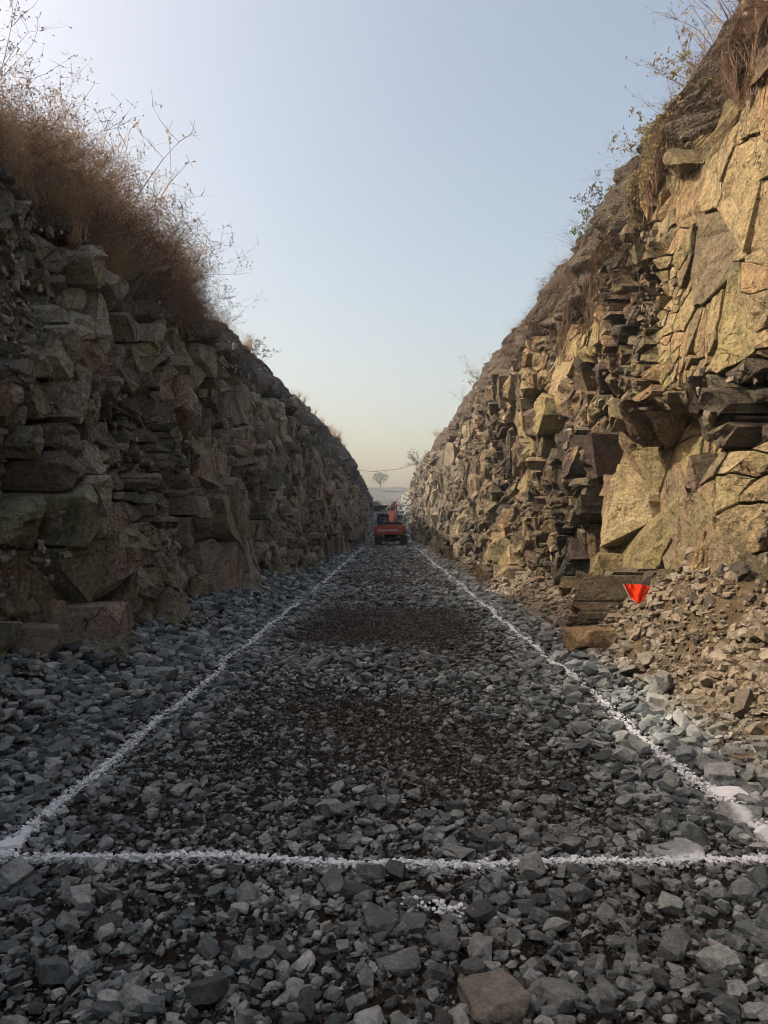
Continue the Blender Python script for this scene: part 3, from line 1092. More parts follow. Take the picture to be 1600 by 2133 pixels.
# tan debris on the bank at the foot of the sunlit face
n = 15000
y = rng.uniform(3.5, 30, n) ** 1.0
x = rng.uniform(2.5, 4.4, n)
k = (x < wall_x(1, y, ground_z(x, y)) + .2) & (x > 2.75 + .3 * vnoise(y / .8, 2.0))
x, y = x[k], y[k]
g = np.stack([x, y, ground_z(x, y) + rng.uniform(-.01, .02, len(x))], 1)
tag(scatter('debris', g, np.exp(rng.normal(math.log(.042), .6, len(x))), rng.uniform(0, 6.28, (len(x), 3)), proto_objects(FINE[:8] + COARSE[:6], M['stone_tan'], 'debris_chip')), 'dusty tan broken stone banked against the sunlit rock face', 'debris', kind='stuff')


# stones that stand out in the photograph
def hero(px, py, width_px, label, name='boulder', shape=None, dims=(1, 1, 1), rz=0.0, rx=0.0, mat='stone', sink=.25, cat='boulder', d=None):
    d = d or CAM_H * F_PX / (py - VPY)
    p = at(px, py, d)
    w = width_px / F_PX * d
    V, Fc = block_shape(int(px)) if shape == 'block' else (FINE + SLAB)[shape]
    V = V * np.array(dims)
    # finer surface for a large stone
    bm = bmesh.new()
    vs_ = [bm.verts.new(v) for v in V]
    for f in Fc:
        try: bm.faces.new([vs_[i] for i in f])
        except ValueError: pass
    bmesh.ops.subdivide_edges(bm, edges=[e for e in bm.edges if e.calc_length() > .09], cuts=1, use_grid_fill=True)
    co = np.array([v.co[:] for v in bm.verts])
    dd = fbm(co[:, 0] * 6 + px, co[:, 1] * 6, co[:, 2] * 6, 3)
    for v, q in zip(bm.verts, dd): v.co *= 1 + .03 * q
    me = bpy.data.meshes.new(name)
    bm.to_mesh(me)
    bm.free()
    me.materials.append(M[mat])
    set_tint(me, np.full(len(me.vertices), random.random()))
    h = (max(v.co.z for v in me.vertices) - min(v.co.z for v in me.vertices)) * w
    gz = float(ground_z(p.x, p.y))
    o = link(name, me, None, (p.x, p.y, gz + h * (.5 - sink)), (rx, 0, rz), (w, w, w))
    tag(o, label, cat)
    return o


hero(1030, 2062, 130, 'wide flat tan slab of rock at the bottom edge of the picture', 'rock_slab', 2, (1, .95, .6), .35, .06, 'stone_left', .1)
hero(830, 1985, 90, 'pale grey stone with two broken faces in the near rubble', 'boulder', 3, (1, 1, .8), .2, .3, sink=.2)
hero(640, 2060, 75, 'upright grey stone with a ragged top edge near the bottom edge', 'boulder', 7, (1, .8, 1.1), 1.2, .5, sink=.2)
hero(770, 2110, 70, 'blocky grey-green stone standing at the bottom edge', 'boulder', 11, (1, .9, 1.1), .6, .2, sink=.2)
hero(1150, 2040, 120, 'broad grey flake of rock lying flat near the bottom edge', 'rock_slab', 24, (1, 1, 1), 2.2, .25, sink=.2)
hero(1480, 1995, 85, 'large grey stone with a black hollow under it beside fine gravel', 'boulder', 5, (1, .8, .8), .3, .2, sink=.1)
hero(1400, 1960, 100, 'split pair of grey stone faces right of the near rubble', 'boulder', 14, (1, .8, .9), 1.0, .2, sink=.2)
hero(1570, 1930, 95, 'big angular grey stone at the right edge below the cross line', 'boulder', 9, (1, .9, .8), .1, .2, sink=.2)
hero(1230, 1362, 95, 'rounded tan boulder at the foot of the sunlit rock face', 'boulder', 2, (1, .9, .95), .3, 0, 'rock_right', .15)
hero(1375, 1452, 66, 'grey leaning boulder at the edge of the tan debris bank', 'boulder', 8, (1, .8, 1.2), .9, .3, 'stone', .1)
hero(1436, 1552, 52, 'dark squat boulder below the tan debris bank', 'boulder', 12, (1, .9, 1.1), .4, .1, 'stone', .1)
hero(1545, 1580, 60, 'pale brown stone at the toe of the debris bank by the right edge', 'boulder', 16, (1, .9, .9), .4, .1, 'stone_tan', .1)
hero(192, 1400, 145, 'large square block of rock standing against the shaded rock face', 'boulder', 'block', (1, .8, .62), .12, 0, 'rock_left', .05)
hero(70, 1440, 95, 'crumbling earthy block left of the large square block', 'boulder', 'block', (1, .9, .7), .5, 0, 'stone_left', .1)
hero(325, 1415, 80, 'dark boulder with a flat top beside the large square block', 'boulder', 10, (1, .9, .9), .5, .1, 'stone', .2)
hero(275, 1400, 52, 'brownish rounded stone against the side of the large square block', 'boulder', 13, (1, .9, .8), .5, .1, 'stone_left', .2)
hero(1400, 1770, 115, 'long slanting slab with one white edge on the cross line', 'rock_slab', 25, (1, 1, .8), -.5, .3, 'stone', .2)
hero(1512, 1655, 62, 'white limed stone on the right-hand line, upper of three', 'limed_stone', 6, (1, .9, .7), .2, .2, 'lime', .2, 'stone')
hero(1535, 1705, 84, 'grey stone half splashed with lime on the right-hand line, middle of three', 'limed_stone', 15, (1, .8, .8), -.4, .3, 'stone', .2, 'stone')
hero(1586, 1740, 58, 'white limed stone at the right edge, lowest of three', 'limed_stone', 17, (1, .9, .9), .9, .1, 'lime', .2, 'stone')
hero(20, 1765, 60, 'large white limed stone where the left line meets the cross line', 'limed_stone', 19, (1, .9, .9), .3, .1, 'lime', .3, 'stone')


# ------------------------------------------------------------------ lime lines
def lime_line(name, xy, sizes, label, lift=0.0):
    x, y = xy
    sizes = np.minimum(sizes, .028 * np.clip(y / 8, 1, 3))
    p = np.stack([x, y, ground_z(x, y) + rng.uniform(-.004, .028, len(x)) + sizes * .1 + lift], 1)
    rots = np.stack([rng.normal(0, .35, len(x)), rng.normal(0, .35, len(x)), rng.uniform(0, 6.28, len(x))], 1)
    V, F, T = join_shapes([(q * np.array((1, 1, .7)), f) for q, f in COARSE], p, sizes, rots)
    tag(link(name, mesh_from(name, V, F, [M['lime']])), label, 'line marking')


def along(n, y0, y1, power):
    return y0 + (y1 - y0) * rng.random(n) ** power


for side, lb in ((-1, 'white lime line along the left side of the road'), (1, 'white lime line along the right side of the road')):
    y = along(9000, CROSS_Y, 68.5, 2.1)
    dens = (vnoise(y * 1.7, side * 4.0) + .7 * vnoise(y * 7, side * 2.0) + .5 * rng.normal(0, 1, len(y)) + (.5 if side < 0 else .3)) > -.1
    y = y[dens]
    x = side * LINE_X + line_offset(y, side) + rng.normal(0, .023, len(y)) * np.clip(y / 16, 1, 1.5)
    lime_line('lime_line', (x, y), np.exp(rng.normal(math.log(.0165), .5, len(y))) * np.clip(y / 8, 1, 2.9), lb)
x = rng.uniform(-LINE_X - .05, LINE_X - .1, 3900)
x = x[(vnoise(x * 2.0, 9.0) + .8 * vnoise(x * 9.0, 2.0) + .6 * rng.normal(0, 1, len(x)) > -.45)]
y = CROSS_Y + .015 * fbm(x * 1.1, 5.0, 0, 3) + rng.normal(0, .022, len(x)) * (1 + .5 * vnoise(x * 1.5, 4.0))
lime_line('lime_line', (x, y), np.exp(rng.normal(math.log(.015), .6, len(x))), 'broad white lime line running across the road near the camera')
for (px, py, n, spread, lb) in ((935, 1880, 70, .10, 'small spill of white lime on the near rubble'), (823, 1662, 16, .05, 'tiny speck of white lime in the middle of the road')):
    q = at(px, py, CAM_H * F_PX / (py - VPY))
    a = rng.normal(0, 1, n) * spread
    lime_line('lime_spill', (q.x + a, q.y - a * .35 + rng.normal(0, .02, n)), np.exp(rng.normal(math.log(.022), .4, n)), lb, .025)


# ------------------------------------------------------------------ plants
class PlantMesh:
    def __init__(self):
        self.v, self.f, self.m = [], [], []

    def tube(self, pts, r0, r1, mat=0):
        n = len(pts)
        base = len(self.v)
        for i, q in enumerate(pts):
            r = r0 + (r1 - r0) * i / (n - 1)
            for a in (0, 2.094, 4.189):
                self.v.append((q[0] + r * math.cos(a), q[1] + r * math.sin(a), q[2] + r * .3 * math.sin(a * 2)))
        for i in range(n - 1):
            for k in range(3):
                a, b = base + i * 3 + k, base + i * 3 + (k + 1) % 3
                self.f.append((a, b, b + 3, a + 3))
                self.m.append(mat)

    def blade(self, pts, w, mat=0):
        base = len(self.v)
        ang = random.uniform(0, 6.28)
        dx, dy = math.cos(ang) * w, math.sin(ang) * w
        n = len(pts)
        for i, q in enumerate(pts):
            k = 1 - .85 * i / (n - 1)
            self.v += [(q[0] - dx * k, q[1] - dy * k, q[2]), (q[0] + dx * k, q[1] + dy * k, q[2])]
        for i in range(n - 1):
            a = base + i * 2
            self.f.append((a, a + 1, a + 3, a + 2))
            self.m.append(mat)

    def leaf(self, q, l, w, mat=0, d=None):
        d = (d or Vector((random.gauss(0, 1), random.gauss(0, 1), random.gauss(0, 1)))).normalized()
        s = d.cross(Vector((random.gauss(0, 1), random.gauss(0, 1), random.gauss(0, 1)))).normalized()
        q = Vector(q)
        base = len(self.v)
        self.v += [tuple(q), tuple(q + d * l * .5 + s * w), tuple(q + d * l), tuple(q + d * l * .5 - s * w)]
        self.f.append((base, base + 1, base + 2, base + 3))
        self.m.append(mat)

    def mesh(self, name, mats):
        me = mesh_from(name, self.v, self.f, mats)
        me.polygons.foreach_set('material_index', self.m)
        return me


def path(start, d, length, n, wander, droop=0.0):
    q, d = Vector(start), Vector(d).normalized()
    out = [q.copy()]
    for k in range(n):
        d = (d + Vector((random.gauss(0, wander), random.gauss(0, wander), random.gauss(0, wander) - droop))).normalized()
        q = q + d * (length / n)
        out.append(q.copy())
    return out, d


def shrub(seed, stems=11, spread=.55, leafy=1.0, leaf=.022, rad=.006, droop=.05, side_twigs=5, mat=0, lmat=0):
    random.seed(seed)
    pm = PlantMesh()
    for a in range(stems):
        ang = random.uniform(0, 6.28)
        tilt = random.random() ** .7 * spread
        d = Vector((math.cos(ang) * tilt, math.sin(ang) * tilt, 1))
        L = random.uniform(.55, 1.0)
        P, dd = path((random.gauss(0, .04), random.gauss(0, .04), -.05), d, L, 6, .10, droop)
        pm.tube(P, rad, rad * .3, mat)
        for b in range(side_twigs):
            k = random.randint(2, 6)
            ba = random.uniform(0, 6.28)
            d2 = (Vector((math.cos(ba), math.sin(ba), random.uniform(.2, 1.1))))
            P2, _ = path(P[k], d2, L * random.uniform(.18, .42), 3, .18, droop)
            pm.tube(P2, rad * .5, rad * .22, mat)
            for c in range(5):
                q = random.choice(P2[1:])
                P3, _ = path(q, Vector((random.gauss(0, 1), random.gauss(0, 1), random.gauss(.4, .7))), L * random.uniform(.05, .14), 2, .2, droop)
                pm.tube(P3, rad * .32, rad * .18, mat)
                for e in range(3):
                    if random.random() < leafy:
                        pm.leaf(P3[random.randint(0, 2)], leaf * random.uniform(.6, 1.5), leaf * .28, lmat)
    return pm


def tuft(seed, blades=70, spread=.5, droop=.14, w=.0045):
    random.seed(seed)
    pm = PlantMesh()
    for a in range(blades):
        ang = random.uniform(0, 6.28)
        tilt = random.random() * spread
        P, _ = path((random.gauss(0, .05), random.gauss(0, .05), -.04), (math.cos(ang) * tilt, math.sin(ang) * tilt, 1), random.uniform(.4, 1.0), 5, .07, droop * random.random() * 2)
        pm.blade(P, w)
        if random.random() < .45:
            for c in range(5):
                pm.leaf(P[-1 - random.randint(0, 1)], .03, .006)
    return pm


SHRUB = [shrub(20 + k, 14, .85, .95, .017, .0036, .05, 7).mesh('dry_shrub', [M['dry']]) for k in range(5)]
BARE = [shrub(60 + k, 7, .9, .25, .03, .0065, .01, 4).mesh('bare_shrub', [M['dry']]) for k in range(4)]
LEAFY = [shrub(80 + k, 6, .8, .9, .055, .007, .03, 4, 0, 1).mesh('leafy_plant', [M['dry'], M['olive']]) for k in range(3)]
GREEN = [shrub(95 + k, 8, .9, 1.0, .10, .007, .03, 4, 0, 1).mesh('green_plant', [M['dry'], M['green']]) for k in range(2)]
TUFT = [tuft(40 + k).mesh('grass_tuft', [M['straw']]) for k in range(5)]


def clump(seed):
    out = PlantMesh()
    for k in range(4):
        q = tuft(seed * 10 + k, 55)
        dx, dy, sc = random.uniform(-.45, .2), random.uniform(-.9, .9), random.uniform(.6, 1.0)
        b = len(out.v)
        out.v += [(x * sc + dx, y * sc + dy, z * sc) for (x, y, z) in q.v]
        out.f += [tuple(i + b for i in f) for f in q.f]
        out.m += q.m
    return out


CLUMP = [clump(200 + k).mesh('grass_tuft', [M['straw']]) for k in range(4)]
ARCH = [tuft(140 + k, 22, .7, .16, .004).mesh('grass_tuft', [M['dry']]) for k in range(2)]
random.seed(5)


def unlinked(name, meshes):
    return [bpy.data.objects.new(name, m) for m in meshes]


# the thick dry brush on the left bank: a mass nobody could count, plus the bushes that stand out against the sky
n = 950
s = rng.uniform(1.0, 18.2, n)
H = crest_h(-1, s)
lo = rock_top(-1, s) - .25
t = lo + (H - lo) * (.1 + .9 * rng.random(n) ** .7)
over = rng.random(n) < .45
x = np.where(over, wall_x(-1, s, H) + rng.random(n) ** 1.5 * 2.0, wall_x(-1, s, t))
z = np.where(over, H + .02, t)
thick = vnoise(s / 2.0, 4.0) * .25 + np.interp(s, [1, 9, 15, 17, 18.2], [1.1, 1.1, 1.2, 1.05, .75])
sc = np.clip(thick * (1 + .55 * vnoise(s / .9, t / .6, 5.0)) * rng.uniform(.45, 1.15, n), .25, 1.9)
rot = np.stack([rng.normal(0, .2, n), rng.normal(.12, .22, n), rng.uniform(0, 6.28, n)], 1)
rot[:, 2] *= .15
brush = scatter('dry_undergrowth', np.stack([-x, s, z], 1), sc, rot, unlinked('dry_shrub', SHRUB + SHRUB + TUFT[:3]))
tag(brush, 'thick mass of dry reddish-brown brush over the top of the left rock face', 'undergrowth', kind='stuff')

ORD = ['first', 'second', 'third', 'fourth', 'fifth', 'sixth', 'seventh', 'eighth', 'ninth', 'tenth', 'eleventh', 'twelfth', 'thirteenth', 'fourteenth', 'fifteenth', 'sixteenth', 'seventeenth', 'eighteenth']
cnt = {'S': 0, 'B': 0}
for (px, dd, hh, kind) in sorted([(20, 10.2, 1.45, 'S'), (60, 10.8, 1.35, 'S'), (110, 11.5, 1.15, 'S'), (150, 12.2, 1.0, 'S'), (185, 12.8, 1.3, 'B'), (232, 13.8, 1.6, 'B'), (262, 14.6, 1.3, 'S'), (290, 15.4, 1.4, 'B'),
                           (318, 16.2, 1.2, 'S'), (340, 17.0, 1.25, 'S'), (352, 17.6, 1.0, 'B'), (366, 18.2, .9, 'S'), (378, 18.8, .8, 'S'), (0, 9.6, 1.5, 'S')]):
    xx = -(VPX - px) / F_PX * dd
    xx = min(xx, -float(wall_x(-1, dd, crest_h(-1, dd))))
    z = float(crest_h(-1, dd))
    m = random.choice(SHRUB if kind == 'S' else BARE)
    o = link('dry_shrub' if kind == 'S' else 'bare_shrub', m, None, (xx, dd, z - .05), (random.gauss(0, .08), random.gauss(.1, .1), random.uniform(0, 6.28)), [hh * (1.35 if kind == 'S' else 1.6)] * 3)
    tag(o, ('feathery dry bush on the left skyline, %s of its kind from the left edge' if kind == 'S' else 'bare thin-twigged bush above the brush on the left bank, %s from the left edge') % ORD[cnt[kind]], 'bush', 'dry bushes along the left skyline')
    cnt[kind] += 1
cnt = {'T': 0, 'B': 0, 'L': 0}
for k, (dd, hh, kind) in enumerate([(20.4, .45, 'T'), (21.6, .6, 'T'), (23.2, .8, 'T'), (24.5, .9, 'T'), (25.6, .95, 'T'), (26.4, .9, 'T'), (27.3, 1.0, 'L'), (28.4, .8, 'L'), (31, .5, 'T'), (34, .55, 'T'), (38, .7, 'T'), (40, .9, 'T'), (42, .8, 'B'), (45, 1.0, 'T'), (47.5, 1.1, 'B'), (50, .9, 'T'),
                                    (54, .9, 'T'), (57, 1.1, 'T'), (60, 1.2, 'T'), (63, 1.1, 'T'), (66, 1.0, 'T'), (72, .8, 'T')]):
    z = float(crest_h(-1, dd))
    xx = -float(wall_x(-1, dd, z))
    for j in range(1):
        m = random.choice({'T': CLUMP, 'B': BARE, 'L': LEAFY}[kind])
        o = link({'T': 'grass_tuft', 'B': 'bare_shrub', 'L': 'leafy_plant'}[kind], m, None, (xx, dd, z - .1), (0, .25, random.gauss(0, .2)), [hh * random.uniform(.7, 1.15)] * 3)
        if kind == 'T': tag(o, 'clump of straw-coloured grass on the left crest, %s clump beyond the thick brush' % ORD[cnt['T']], 'grass tuft', 'grass tufts along the left crest')
        elif kind == 'B': tag(o, 'bare twiggy plant among the far grass on the left crest, the %s one' % ('nearer', 'farther')[cnt['B']], 'plant', 'bare plants on the left crest')
        else: tag(o, 'small dark leafy bush overhanging the left crest past the thick brush, the %s one' % ('nearer', 'farther')[cnt['L']], 'bush', 'leafy bushes on the left crest')
        cnt[kind] += 1

# right bank: sparse plants on the crest
for k, (px, py, dd, hh, kind, lb) in enumerate([
        (1530, 60, 11.2, 1.2, 'B', 'bare reddish twigs at the top right corner of the sunlit bank'),
        (1480, 110, 11.9, 1.3, 'B', 'tall spray of bare twigs near the top of the sunlit bank'),
        (1445, 160, 12.4, 1.2, 'B', 'bare bush leaning out below the topmost twigs'),
        (1430, 180, 12.7, 1.0, 'L', 'sparse plant with a few dark leaves near the top of the sunlit bank'),
        (1400, 240, 13.6, 1.0, 'B', 'thin bare bush reaching left from the sunlit crest'),
        (1370, 290, 14.6, 1.0, 'L', 'small-leaved plant hanging over the sunlit crest'),
        (1350, 320, 15.2, .7, 'A', 'wispy dry grass on the sunlit crest below the small-leaved plant'),
        (1290, 370, 16.2, 1.35, 'A', 'fan of long dry stalks on the sunlit crest'),
        (1292, 365, 16.3, .5, 'G', 'bright green sprig inside the fan of dry stalks'),
        (1310, 350, 15.9, .9, 'B', 'bare bush just above the fan of dry stalks'),
        (1265, 420, 17.3, 1.0, 'L', 'thin plant with scattered leaves below the fan of dry stalks'),
        (1240, 460, 18.2, .9, 'B', 'bare twigs on the middle of the sunlit crest'),
        (1220, 490, 18.9, .6, 'G', 'low green bush on the sunlit crest'),
        (1180, 530, 19.8, 1.3, 'A', 'arching dry grass stalks hanging out from the sunlit crest'),
        (1150, 570, 21.4, .9, 'A', 'thin drooping grass stalks below the arching stalks'),
        (1130, 600, 22.6, .6, 'L', 'small sprig low on the sunlit crest'),
        (1060, 700, 29, .6, 'B', 'tiny bare plant far along the sunlit crest'),
        (1000, 770, 37, 1.6, 'B', 'bare bush far along the sunlit crest'),
        (975, 800, 42, 1.5, 'L', 'leafy bush far along the sunlit crest'),
        (958, 830, 47, 1.2, 'B', 'faint thin bush beyond the far leafy bush'),
        (915, 925, 66, 1.3, 'T', 'orange-brown grass clump at the far end of the sunlit crest'),
        (905, 935, 70, 1.3, 'T', 'pale grass clump next to the far end of the sunlit crest')]):
    z = float(crest_h(1, dd))
    xx = float(wall_x(1, dd, z))
    m = random.choice({'T': TUFT, 'B': BARE, 'L': LEAFY, 'G': GREEN, 'A': ARCH}[kind])
    o = link({'T': 'grass_tuft', 'B': 'bare_shrub', 'L': 'leafy_plant', 'G': 'green_plant', 'A': 'grass_tuft'}[kind], m, None, (xx - .02, dd, z - .08), (random.gauss(0, .1), -.45 + random.gauss(0, .12), random.gauss(0, .3)), [hh] * 3)
    tag(o, lb, {'T': 'grass tuft', 'A': 'grass tuft'}.get(kind, 'plant'))


# dry roots and straw hanging down the soil of the right bank
def strands(n, s0, s1, name, mat, label, down=(.5, 1.8), lo_off=0.0, w=.006):
    pm = PlantMesh()
    for k in range(n):
        s = random.uniform(s0, s1)
        H = float(crest_h(1, s))
        t = random.uniform(float(rock_top(1, s)) + lo_off, H)
        L = random.uniform(*down)
        m = 6
        ts = np.array([t - L * i / m for i in range(m + 1)])
        ss = s + np.cumsum(np.array([random.gauss(0, .05) for _ in range(m + 1)]))
        xs_ = wall_x(1, ss, ts) - .06 - .05 * random.random()
        xs_ = np.minimum(xs_, xs_[0] + .5)
        pm.tube([(a, b, c) for a, b, c in zip(xs_, ss, ts)], w * random.uniform(.5, 1.3), w * .3)
    o = link(name, pm.mesh(name, [mat]))
    return tag(o, label, 'roots', kind='stuff')


strands(2000, 8.0, 20.5, 'hanging_roots', M['dry_red'], 'red-brown dry roots and stalks hanging down the soil of the sunlit bank', (.3, 1.5), .0, .009)
n = 640
s = 7.5 + 22 * rng.random(n) ** 1.6
H = crest_h(1, s)
lo = rock_top(1, s)
t = lo + (H - lo) * rng.uniform(.0, 1.0, n)
x = wall_x(1, s, t) - .02
rot = np.stack([rng.normal(0, .3, n), -2.1 + rng.normal(0, .5, n), rng.normal(0, .5, n)], 1)
M_red = [tuft(170 + k, 34, .9, .2, .0055).mesh('dry_tuft', [M['dry_red']]) for k in range(3)]
tag(scatter('dry_straw', np.stack([x, s, t], 1), rng.uniform(.3, .65, n), rot, unlinked('dry_tuft', M_red)), 'matted red-brown straw covering the soil of the sunlit bank', 'straw', kind='stuff')
# olive creeper patch
random.seed(8)
pm = PlantMesh()
for k in range(4200):
    s = random.gauss(12.2, .8)
    H = float(crest_h(1, s)); lo_ = float(rock_top(1, s))
    t = lo_ + (H - lo_) * random.uniform(-.05, .62)
    x = float(wall_x(1, s, t)) - random.uniform(.02, .2)
    pm.leaf((x, s, t), .055, .018)
    if k % 12 == 0:
        P, _ = path((x + .05, s, t), (-.3, random.gauss(0, .3), -1), .4, 4, .2)
        pm.tube(P, .004, .002)
tag(link('creeper', pm.mesh('creeper', [M['olive']])), 'patch of dry olive creeper hanging on the soil of the sunlit bank', 'creeper')
# one long root loop under the overhang
P = [at(1292, 540, 16.4), at(1288, 590, 16.4), at(1294, 640, 16.4), at(1284, 662, 16.4), at(1278, 690, 16.4)]
pm = PlantMesh()
pm.tube([tuple(q + Vector((-.25, -.3, 0))) for q in P], .012, .006)
tag(link('hanging_root', pm.mesh('hanging_root', [M['bark']])), 'single long root dangling below the soil of the sunlit bank', 'root')


# ------------------------------------------------------------------ far trees
def far_tree(name, base, height, width, leafy, label, lean=(0, 0), full=False):
    root = bpy.data.objects.new(name, None)
    C.objects.link(root)
    root.location = base
    random.seed(int(height * 100))
    tr, crn = PlantMesh(), PlantMesh()
    P, d = path((0, 0, -.3), (lean[0], lean[1], 1), height * .45, 5, .08)
    tr.tube(P, height * .03, height * .018)
    for k in range(12):
        ang = random.uniform(0, 6.28)
        q = P[random.randint(2, 5)]
        P2, _ = path(q, (math.cos(ang) * 1.0 + lean[0], math.sin(ang) + lean[1], random.uniform(.25, 1.3)), width * random.uniform(.38, .62), 5, .16)
        tr.tube(P2, height * .013, height * .005)
        for j in range(9):
            q2 = random.choice(P2[2:])
            P3, _ = path(q2, (random.gauss(0, 1), random.gauss(0, 1), random.gauss(.3, .8)), width * random.uniform(.08, .18), 3, .25)
            tr.tube(P3, height * .005, height * .003)
            for e in range(int(5 * leafy) if full else int(9 * leafy)):
                w = random.choice(P3)
                crn.leaf(w + Vector((random.gauss(0, .10), random.gauss(0, .10), random.gauss(0, .08))), .17, .06)
    if full:                          # leaf clumps spread through a rounded crown
        for k in range(70):
            a, b_, rr = random.uniform(0, 6.28), random.uniform(-1, 1), random.random() ** .4
            cpt = Vector((math.cos(a) * math.sqrt(1 - b_ * b_) * rr * width * .48, math.sin(a) * math.sqrt(1 - b_ * b_) * rr * width * .48, height * .62 + b_ * rr * height * .36))
            for e in range(26):
                crn.leaf(cpt + Vector((random.gauss(0, .22), random.gauss(0, .22), random.gauss(0, .17))), .18, .06)
    link('trunk', tr.mesh('trunk', [M['bark']]), root)
    link('crown', crn.mesh('crown', [M['far_leaf']]), root)
    tag(root, label, 'tree')


tp = at(793, 1013, 190)
far_tree('round_tree', (tp.x, tp.y, tp.z), 4.0, 4.2, 1.0, 'small round green tree on the far hazy hill', (0, 0), True)
far_tree('bare_tree', (4.6, 104, 9.6), 3.1, 3.6, .35, 'thin almost leafless tree leaning out at the far end of the right bank', (-.55, 0))

# ------------------------------------------------------------------ cable across the cut
a, b = Vector((-4.4, 96, 8.85)), Vector((4.9, 78, 8.95))
cu = bpy.data.curves.new('overhead_cable', 'CURVE')
cu.dimensions = '3D'
cu.bevel_depth = .028
sp = cu.splines.new('POLY')
sp.points.add(30)
for k in range(31):
    f = k / 30
    q = a.lerp(b, f)
    sp.points[k].co = (q.x, q.y, q.z - 4 * f * (1 - f) * .75 + .03 * math.sin(f * 19), 1)
cu.materials.append(M['cable'])
def as_mesh(data, name):
    tmp = bpy.data.objects.new(name, data)
    C.objects.link(tmp)
    bpy.context.view_layer.update()
    me = bpy.data.meshes.new_from_object(tmp.evaluated_get(bpy.context.evaluated_depsgraph_get()))
    me.name = name
    bpy.data.objects.remove(tmp)
    return me


o = link('overhead_cable', as_mesh(cu, 'overhead_cable'))
tag(o, 'dark cable sagging across the cutting from bank to bank', 'cable')

# ------------------------------------------------------------------ cloth flag
d = 9.4
G = 17
top = [(1297, 1217), (1310, 1218), (1323, 1216), (1337, 1218), (1351, 1221)]
bot = [(1297, 1219), (1308, 1243), (1323, 1257), (1335, 1248), (1350, 1225)]
V, F = [], []
for j in range(G):
    f = j / (G - 1)
    for i in range(G):
        u = i / (G - 1) * 4
        k = min(3, int(u)); w = u - k
        tx = top[k][0] * (1 - w) + top[k + 1][0] * w; ty = top[k][1] * (1 - w) + top[k + 1][1] * w
        bx_ = bot[k][0] * (1 - w) + bot[k + 1][0] * w; by_ = bot[k][1] * (1 - w) + bot[k + 1][1] * w
        q = at(tx + (bx_ - tx) * f, ty + (by_ - ty) * f, d)
        V.append((q.x, q.y + .03 * math.sin(u * 1.6 + f) + .022 * abs(math.sin(u * 2.3 + f * 2.2)) - .012 * abs(math.sin(u * 4.1 - f * 5)) - .05 * f, q.z))
Vn = np.array(V)
org = Vn.mean(0)
i = np.arange(G * G).reshape(G, G)
fl = np.stack([i[:-1, :-1], i[:-1, 1:], i[1:, 1:], i[1:, :-1]], -1).reshape(-1, 4)
root = bpy.data.objects.new('warning_flag', None)
C.objects.link(root)
root.location = org
tag(root, 'bright orange-red triangular cloth flag caught on rocks at the foot of the sunlit face', 'flag')
o = link('cloth', mesh_from('cloth', Vn - org, fl, [M['cloth']], False), root)
md = o.modifiers.new('thick', 'SOLIDIFY')
md.thickness = .004
pm = PlantMesh()
pm.tube([tuple(Vn[j * G] - org + np.array((0, -.004, 0))) for j in range(G)], .006, .006)
pm.tube([tuple(Vn[(G - 1) * G + j] - org + np.array((0, -.004, 0))) for j in range(9)], .008, .006)
link('hem', pm.mesh('hem', [M['hem']]), root)


# ------------------------------------------------------------------ excavator
class MB:
    def __init__(self):
        self.v, self.f = [], []

    def box(self, x0, x1, y0, y1, z0, z1):
        b = len(self.v)
        self.v += [(x, y, z) for z in (z0, z1) for y in (y0, y1) for x in (x0, x1)]
        self.f += [[b + i for i in q] for q in ((0, 2, 3, 1), (4, 5, 7, 6), (0, 1, 5, 4), (2, 6, 7, 3), (0, 4, 6, 2), (1, 3, 7, 5))]
        return self

    def prism(self, prof, a0, a1, axis='x'):
        """profile of (u, z) points swept along x (u = y) or along y (u = x)"""
        b, n = len(self.v), len(prof)
        for a in (a0, a1):
            for (u, z) in prof:
                self.v.append((a, u, z) if axis == 'x' else (u, a, z))
        self.f.append([b + i for i in range(n)][::-1])
        self.f.append([b + n + i for i in range(n)])
        for i in range(n):
            j = (i + 1) % n
            self.f.append([b + i, b + j, b + n + j, b + n + i])
        return self

    def cyl(self, p0, p1, r, seg=14):
        p0, p1 = Vector(p0), Vector(p1)
        d = (p1 - p0).normalized()
        u = d.orthogonal().normalized()
        w = d.cross(u)
        b = len(self.v)
        for p in (p0, p1):
            for k in range(seg):
                a = 6.28318 * k / seg
                self.v.append(tuple(p + u * math.cos(a) * r + w * math.sin(a) * r))
        self.f.append([b + k for k in range(seg)][::-1])
        self.f.append([b + seg + k for k in range(seg)])
        for k in range(seg):
            j = (k + 1) % seg
            self.f.append([b + k, b + j, b + seg + j, b + seg + k])
        return self

    def build(self, name, mat, parent, bevel=.02):
        me = mesh_from(name, self.v, self.f, [M[mat]])
        bm = bmesh.new()
        bm.from_mesh(me)
        bmesh.ops.recalc_face_normals(bm, faces=bm.faces[:])
        bm.to_mesh(me)
        bm.free()
        o = link(name, me, parent)
        if bevel:
            md = o.modifiers.new('edge', 'BEVEL')
            md.width = bevel
            md.segments = 2
            md.limit_method = 'ANGLE'
        return o


EX = bpy.data.objects.new('excavator', None)
C.objects.link(EX)
EX.location = (.10, 69.5, float(ground_z(.1, 69)) + .05)
tag(EX, 'orange-red crawler excavator seen from behind, parked at the far end of the road', 'excavator')

